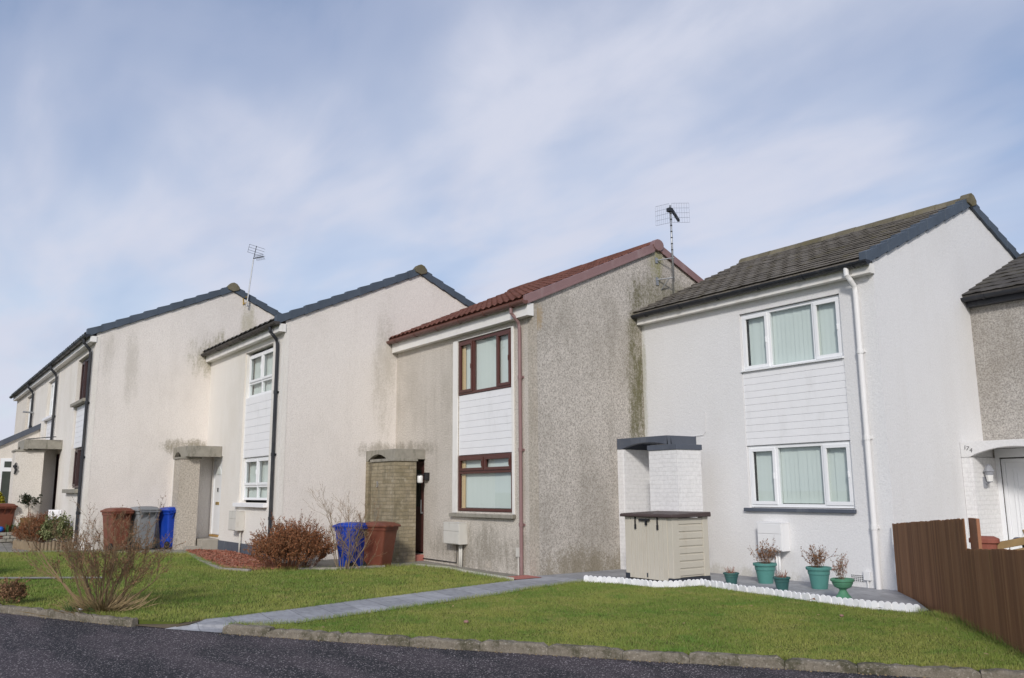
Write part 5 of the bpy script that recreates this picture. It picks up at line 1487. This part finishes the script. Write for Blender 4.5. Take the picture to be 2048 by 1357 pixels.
tag(obj('paper_scrap', mb, M['box_white'], M=Matrix.Translation((0.98, -2.13, 0.03))), 'scrap of white litter on the lawn below the edging end', 'litter')

# gravel bed
GR = [(-14.3, -6.35), (-13.4, -6.50), (-11.77, -6.70), (-9.75, -6.90), (-9.1, -6.5), (-9.0, -5.9), (-10.4, -5.56), (-13.4, -5.56), (-14.3, -6.0)]
sheet('gravel_bed', GR, 0.0, M['gravel_base'])
def inside(pts, poly):
    x, y = pts[:, 0], pts[:, 1]; r = np.zeros(len(x), bool); n = len(poly)
    for i in range(n):
        x1, y1 = poly[i]; x2, y2 = poly[(i + 1) % n]
        c = ((y1 > y) != (y2 > y)) & (x < (x2 - x1) * (y - y1) / (y2 - y1 + 1e-12) + x1)
        r ^= c
    return r
def gnp(x): return np.where(x > -6.5, 0.0, np.where(x > -22, 0.016 * (-6.5 - x), 0.248))
rng = np.random.default_rng(4)
def sample(poly, n):
    a = np.array(poly); lo, hi = a.min(0), a.max(0)
    p = rng.uniform(lo, hi, (int(n), 2))
    return p[inside(p, poly)]
def tris(name, V, mat):
    """V: (n,3,3) loose triangles"""
    n = len(V); me = bpy.data.meshes.new(name)
    me.vertices.add(n * 3); me.vertices.foreach_set('co', V.reshape(-1).astype(np.float32))
    me.loops.add(n * 3); me.loops.foreach_set('vertex_index', np.arange(n * 3, dtype=np.int32))
    me.polygons.add(n); me.polygons.foreach_set('loop_start', np.arange(0, n * 3, 3, dtype=np.int32))
    me.update(); me.validate(); me.materials.append(mat)
    o = bpy.data.objects.new(name, me); COL.objects.link(o); return o
p = sample(GR, 16000); n = len(p)
c = np.column_stack([p, gnp(p[:, 0]) + 0.012])
V = c[:, None, :] + rng.normal(0, 0.018, (n, 3, 3)) * np.array([1, 1, 0.7])
tag(tris('gravel', V, M['gravel']), 'red stone chips of the bed under the cream house', 'gravel', kind='stuff')

# ------------------------------------------------------------------ grass
def blades(poly, n, h0, h1, w_, lean=0.5):
    p = sample(poly, n); n = len(p)
    hh = rng.uniform(h0, h1, n); a = rng.uniform(0, 2 * math.pi, n); b = rng.uniform(0, 2 * math.pi, n)
    clump = 0.75 + 0.5 * (np.sin(p[:, 0] * 5.1 + 2 * np.sin(p[:, 1] * 3.3)) * np.sin(p[:, 1] * 4.3 + 2 * np.sin(p[:, 0] * 2.9))) * 0.5 + 0.1
    hh = hh * clump
    l = rng.uniform(0, lean, n) * hh
    z = gnp(p[:, 0]) - 0.012
    base = np.column_stack([p, z])
    dx = np.column_stack([np.cos(a), np.sin(a), np.zeros(n)]) * (w_ / 2)
    tip = base + np.column_stack([np.cos(b) * l, np.sin(b) * l, hh])
    return np.stack([base - dx, base + dx, tip], 1)
parts = [blades(LR, 420000, 0.013, 0.034, 0.0048, 0.9), blades(LL, 520000, 0.020, 0.050, 0.0065, 0.8)]
def edge_tufts(pts, dens, off, h0, h1):
    out_ = []
    for a, b in zip(pts, pts[1:]):
        a = np.array(a); b = np.array(b); L = np.linalg.norm(b - a); n = int(L * dens)
        if n < 1: continue
        t = rng.uniform(0, 1, n)[:, None]; q = a + (b - a) * t + rng.normal(0, off, (n, 2))
        hh = rng.uniform(h0, h1, n); an = rng.uniform(0, 6.28, n); bn = rng.uniform(0, 6.28, n); l = rng.uniform(0, 0.9, n) * hh
        base = np.column_stack([q, gnp(q[:, 0]) - 0.012]); dx = np.column_stack([np.cos(an), np.sin(an), np.zeros(n)]) * 0.0028
        out_.append(np.stack([base - dx, base + dx, base + np.column_stack([np.cos(bn) * l, np.sin(bn) * l, hh])], 1))
    return np.concatenate(out_)
parts.append(edge_tufts(LR[-7:] + [LR[0]], 600, 0.028, 0.02, 0.075))
parts.append(edge_tufts(LRK, 520, 0.020, 0.02, 0.06) + np.array([-0.015, 0.025, 0]))
parts.append(edge_tufts(LR[len(LRK):len(LRK) + 3], 900, 0.03, 0.04, 0.11))
parts.append(edge_tufts(LR[len(LRK) + 2:len(LRK) + 12], 350, 0.015, 0.02, 0.05) + np.array([0, -0.03, 0]))
parts.append(edge_tufts(LL[len(LLK):len(LLK) + 12], 600, 0.03, 0.03, 0.09))
parts.append(edge_tufts(LL[len(LLK) + 11:len(LLK) + 18], 300, 0.03, 0.04, 0.10))
parts.append(edge_tufts(LLK, 420, 0.012, 0.03, 0.06) + np.array([-0.015, 0.025, 0]))
tag(tris('grass', np.concatenate(parts), M['grass']), 'short green grass of the two front lawns', 'grass', kind='stuff')
p = np.concatenate([sample(LR, 260), sample(LL, 420)]); n = len(p)
c = np.column_stack([p, gnp(p[:, 0]) + 0.016])
sz = rng.uniform(0.006, 0.018, n)[:, None, None]
tag(tris('leaf_litter', c[:, None, :] + rng.normal(0, 1, (n, 3, 3)) * sz * np.array([1, 1, 0.4]), M['straw']), 'small dry leaf scraps scattered over the lawns', 'leaf litter', kind='stuff')
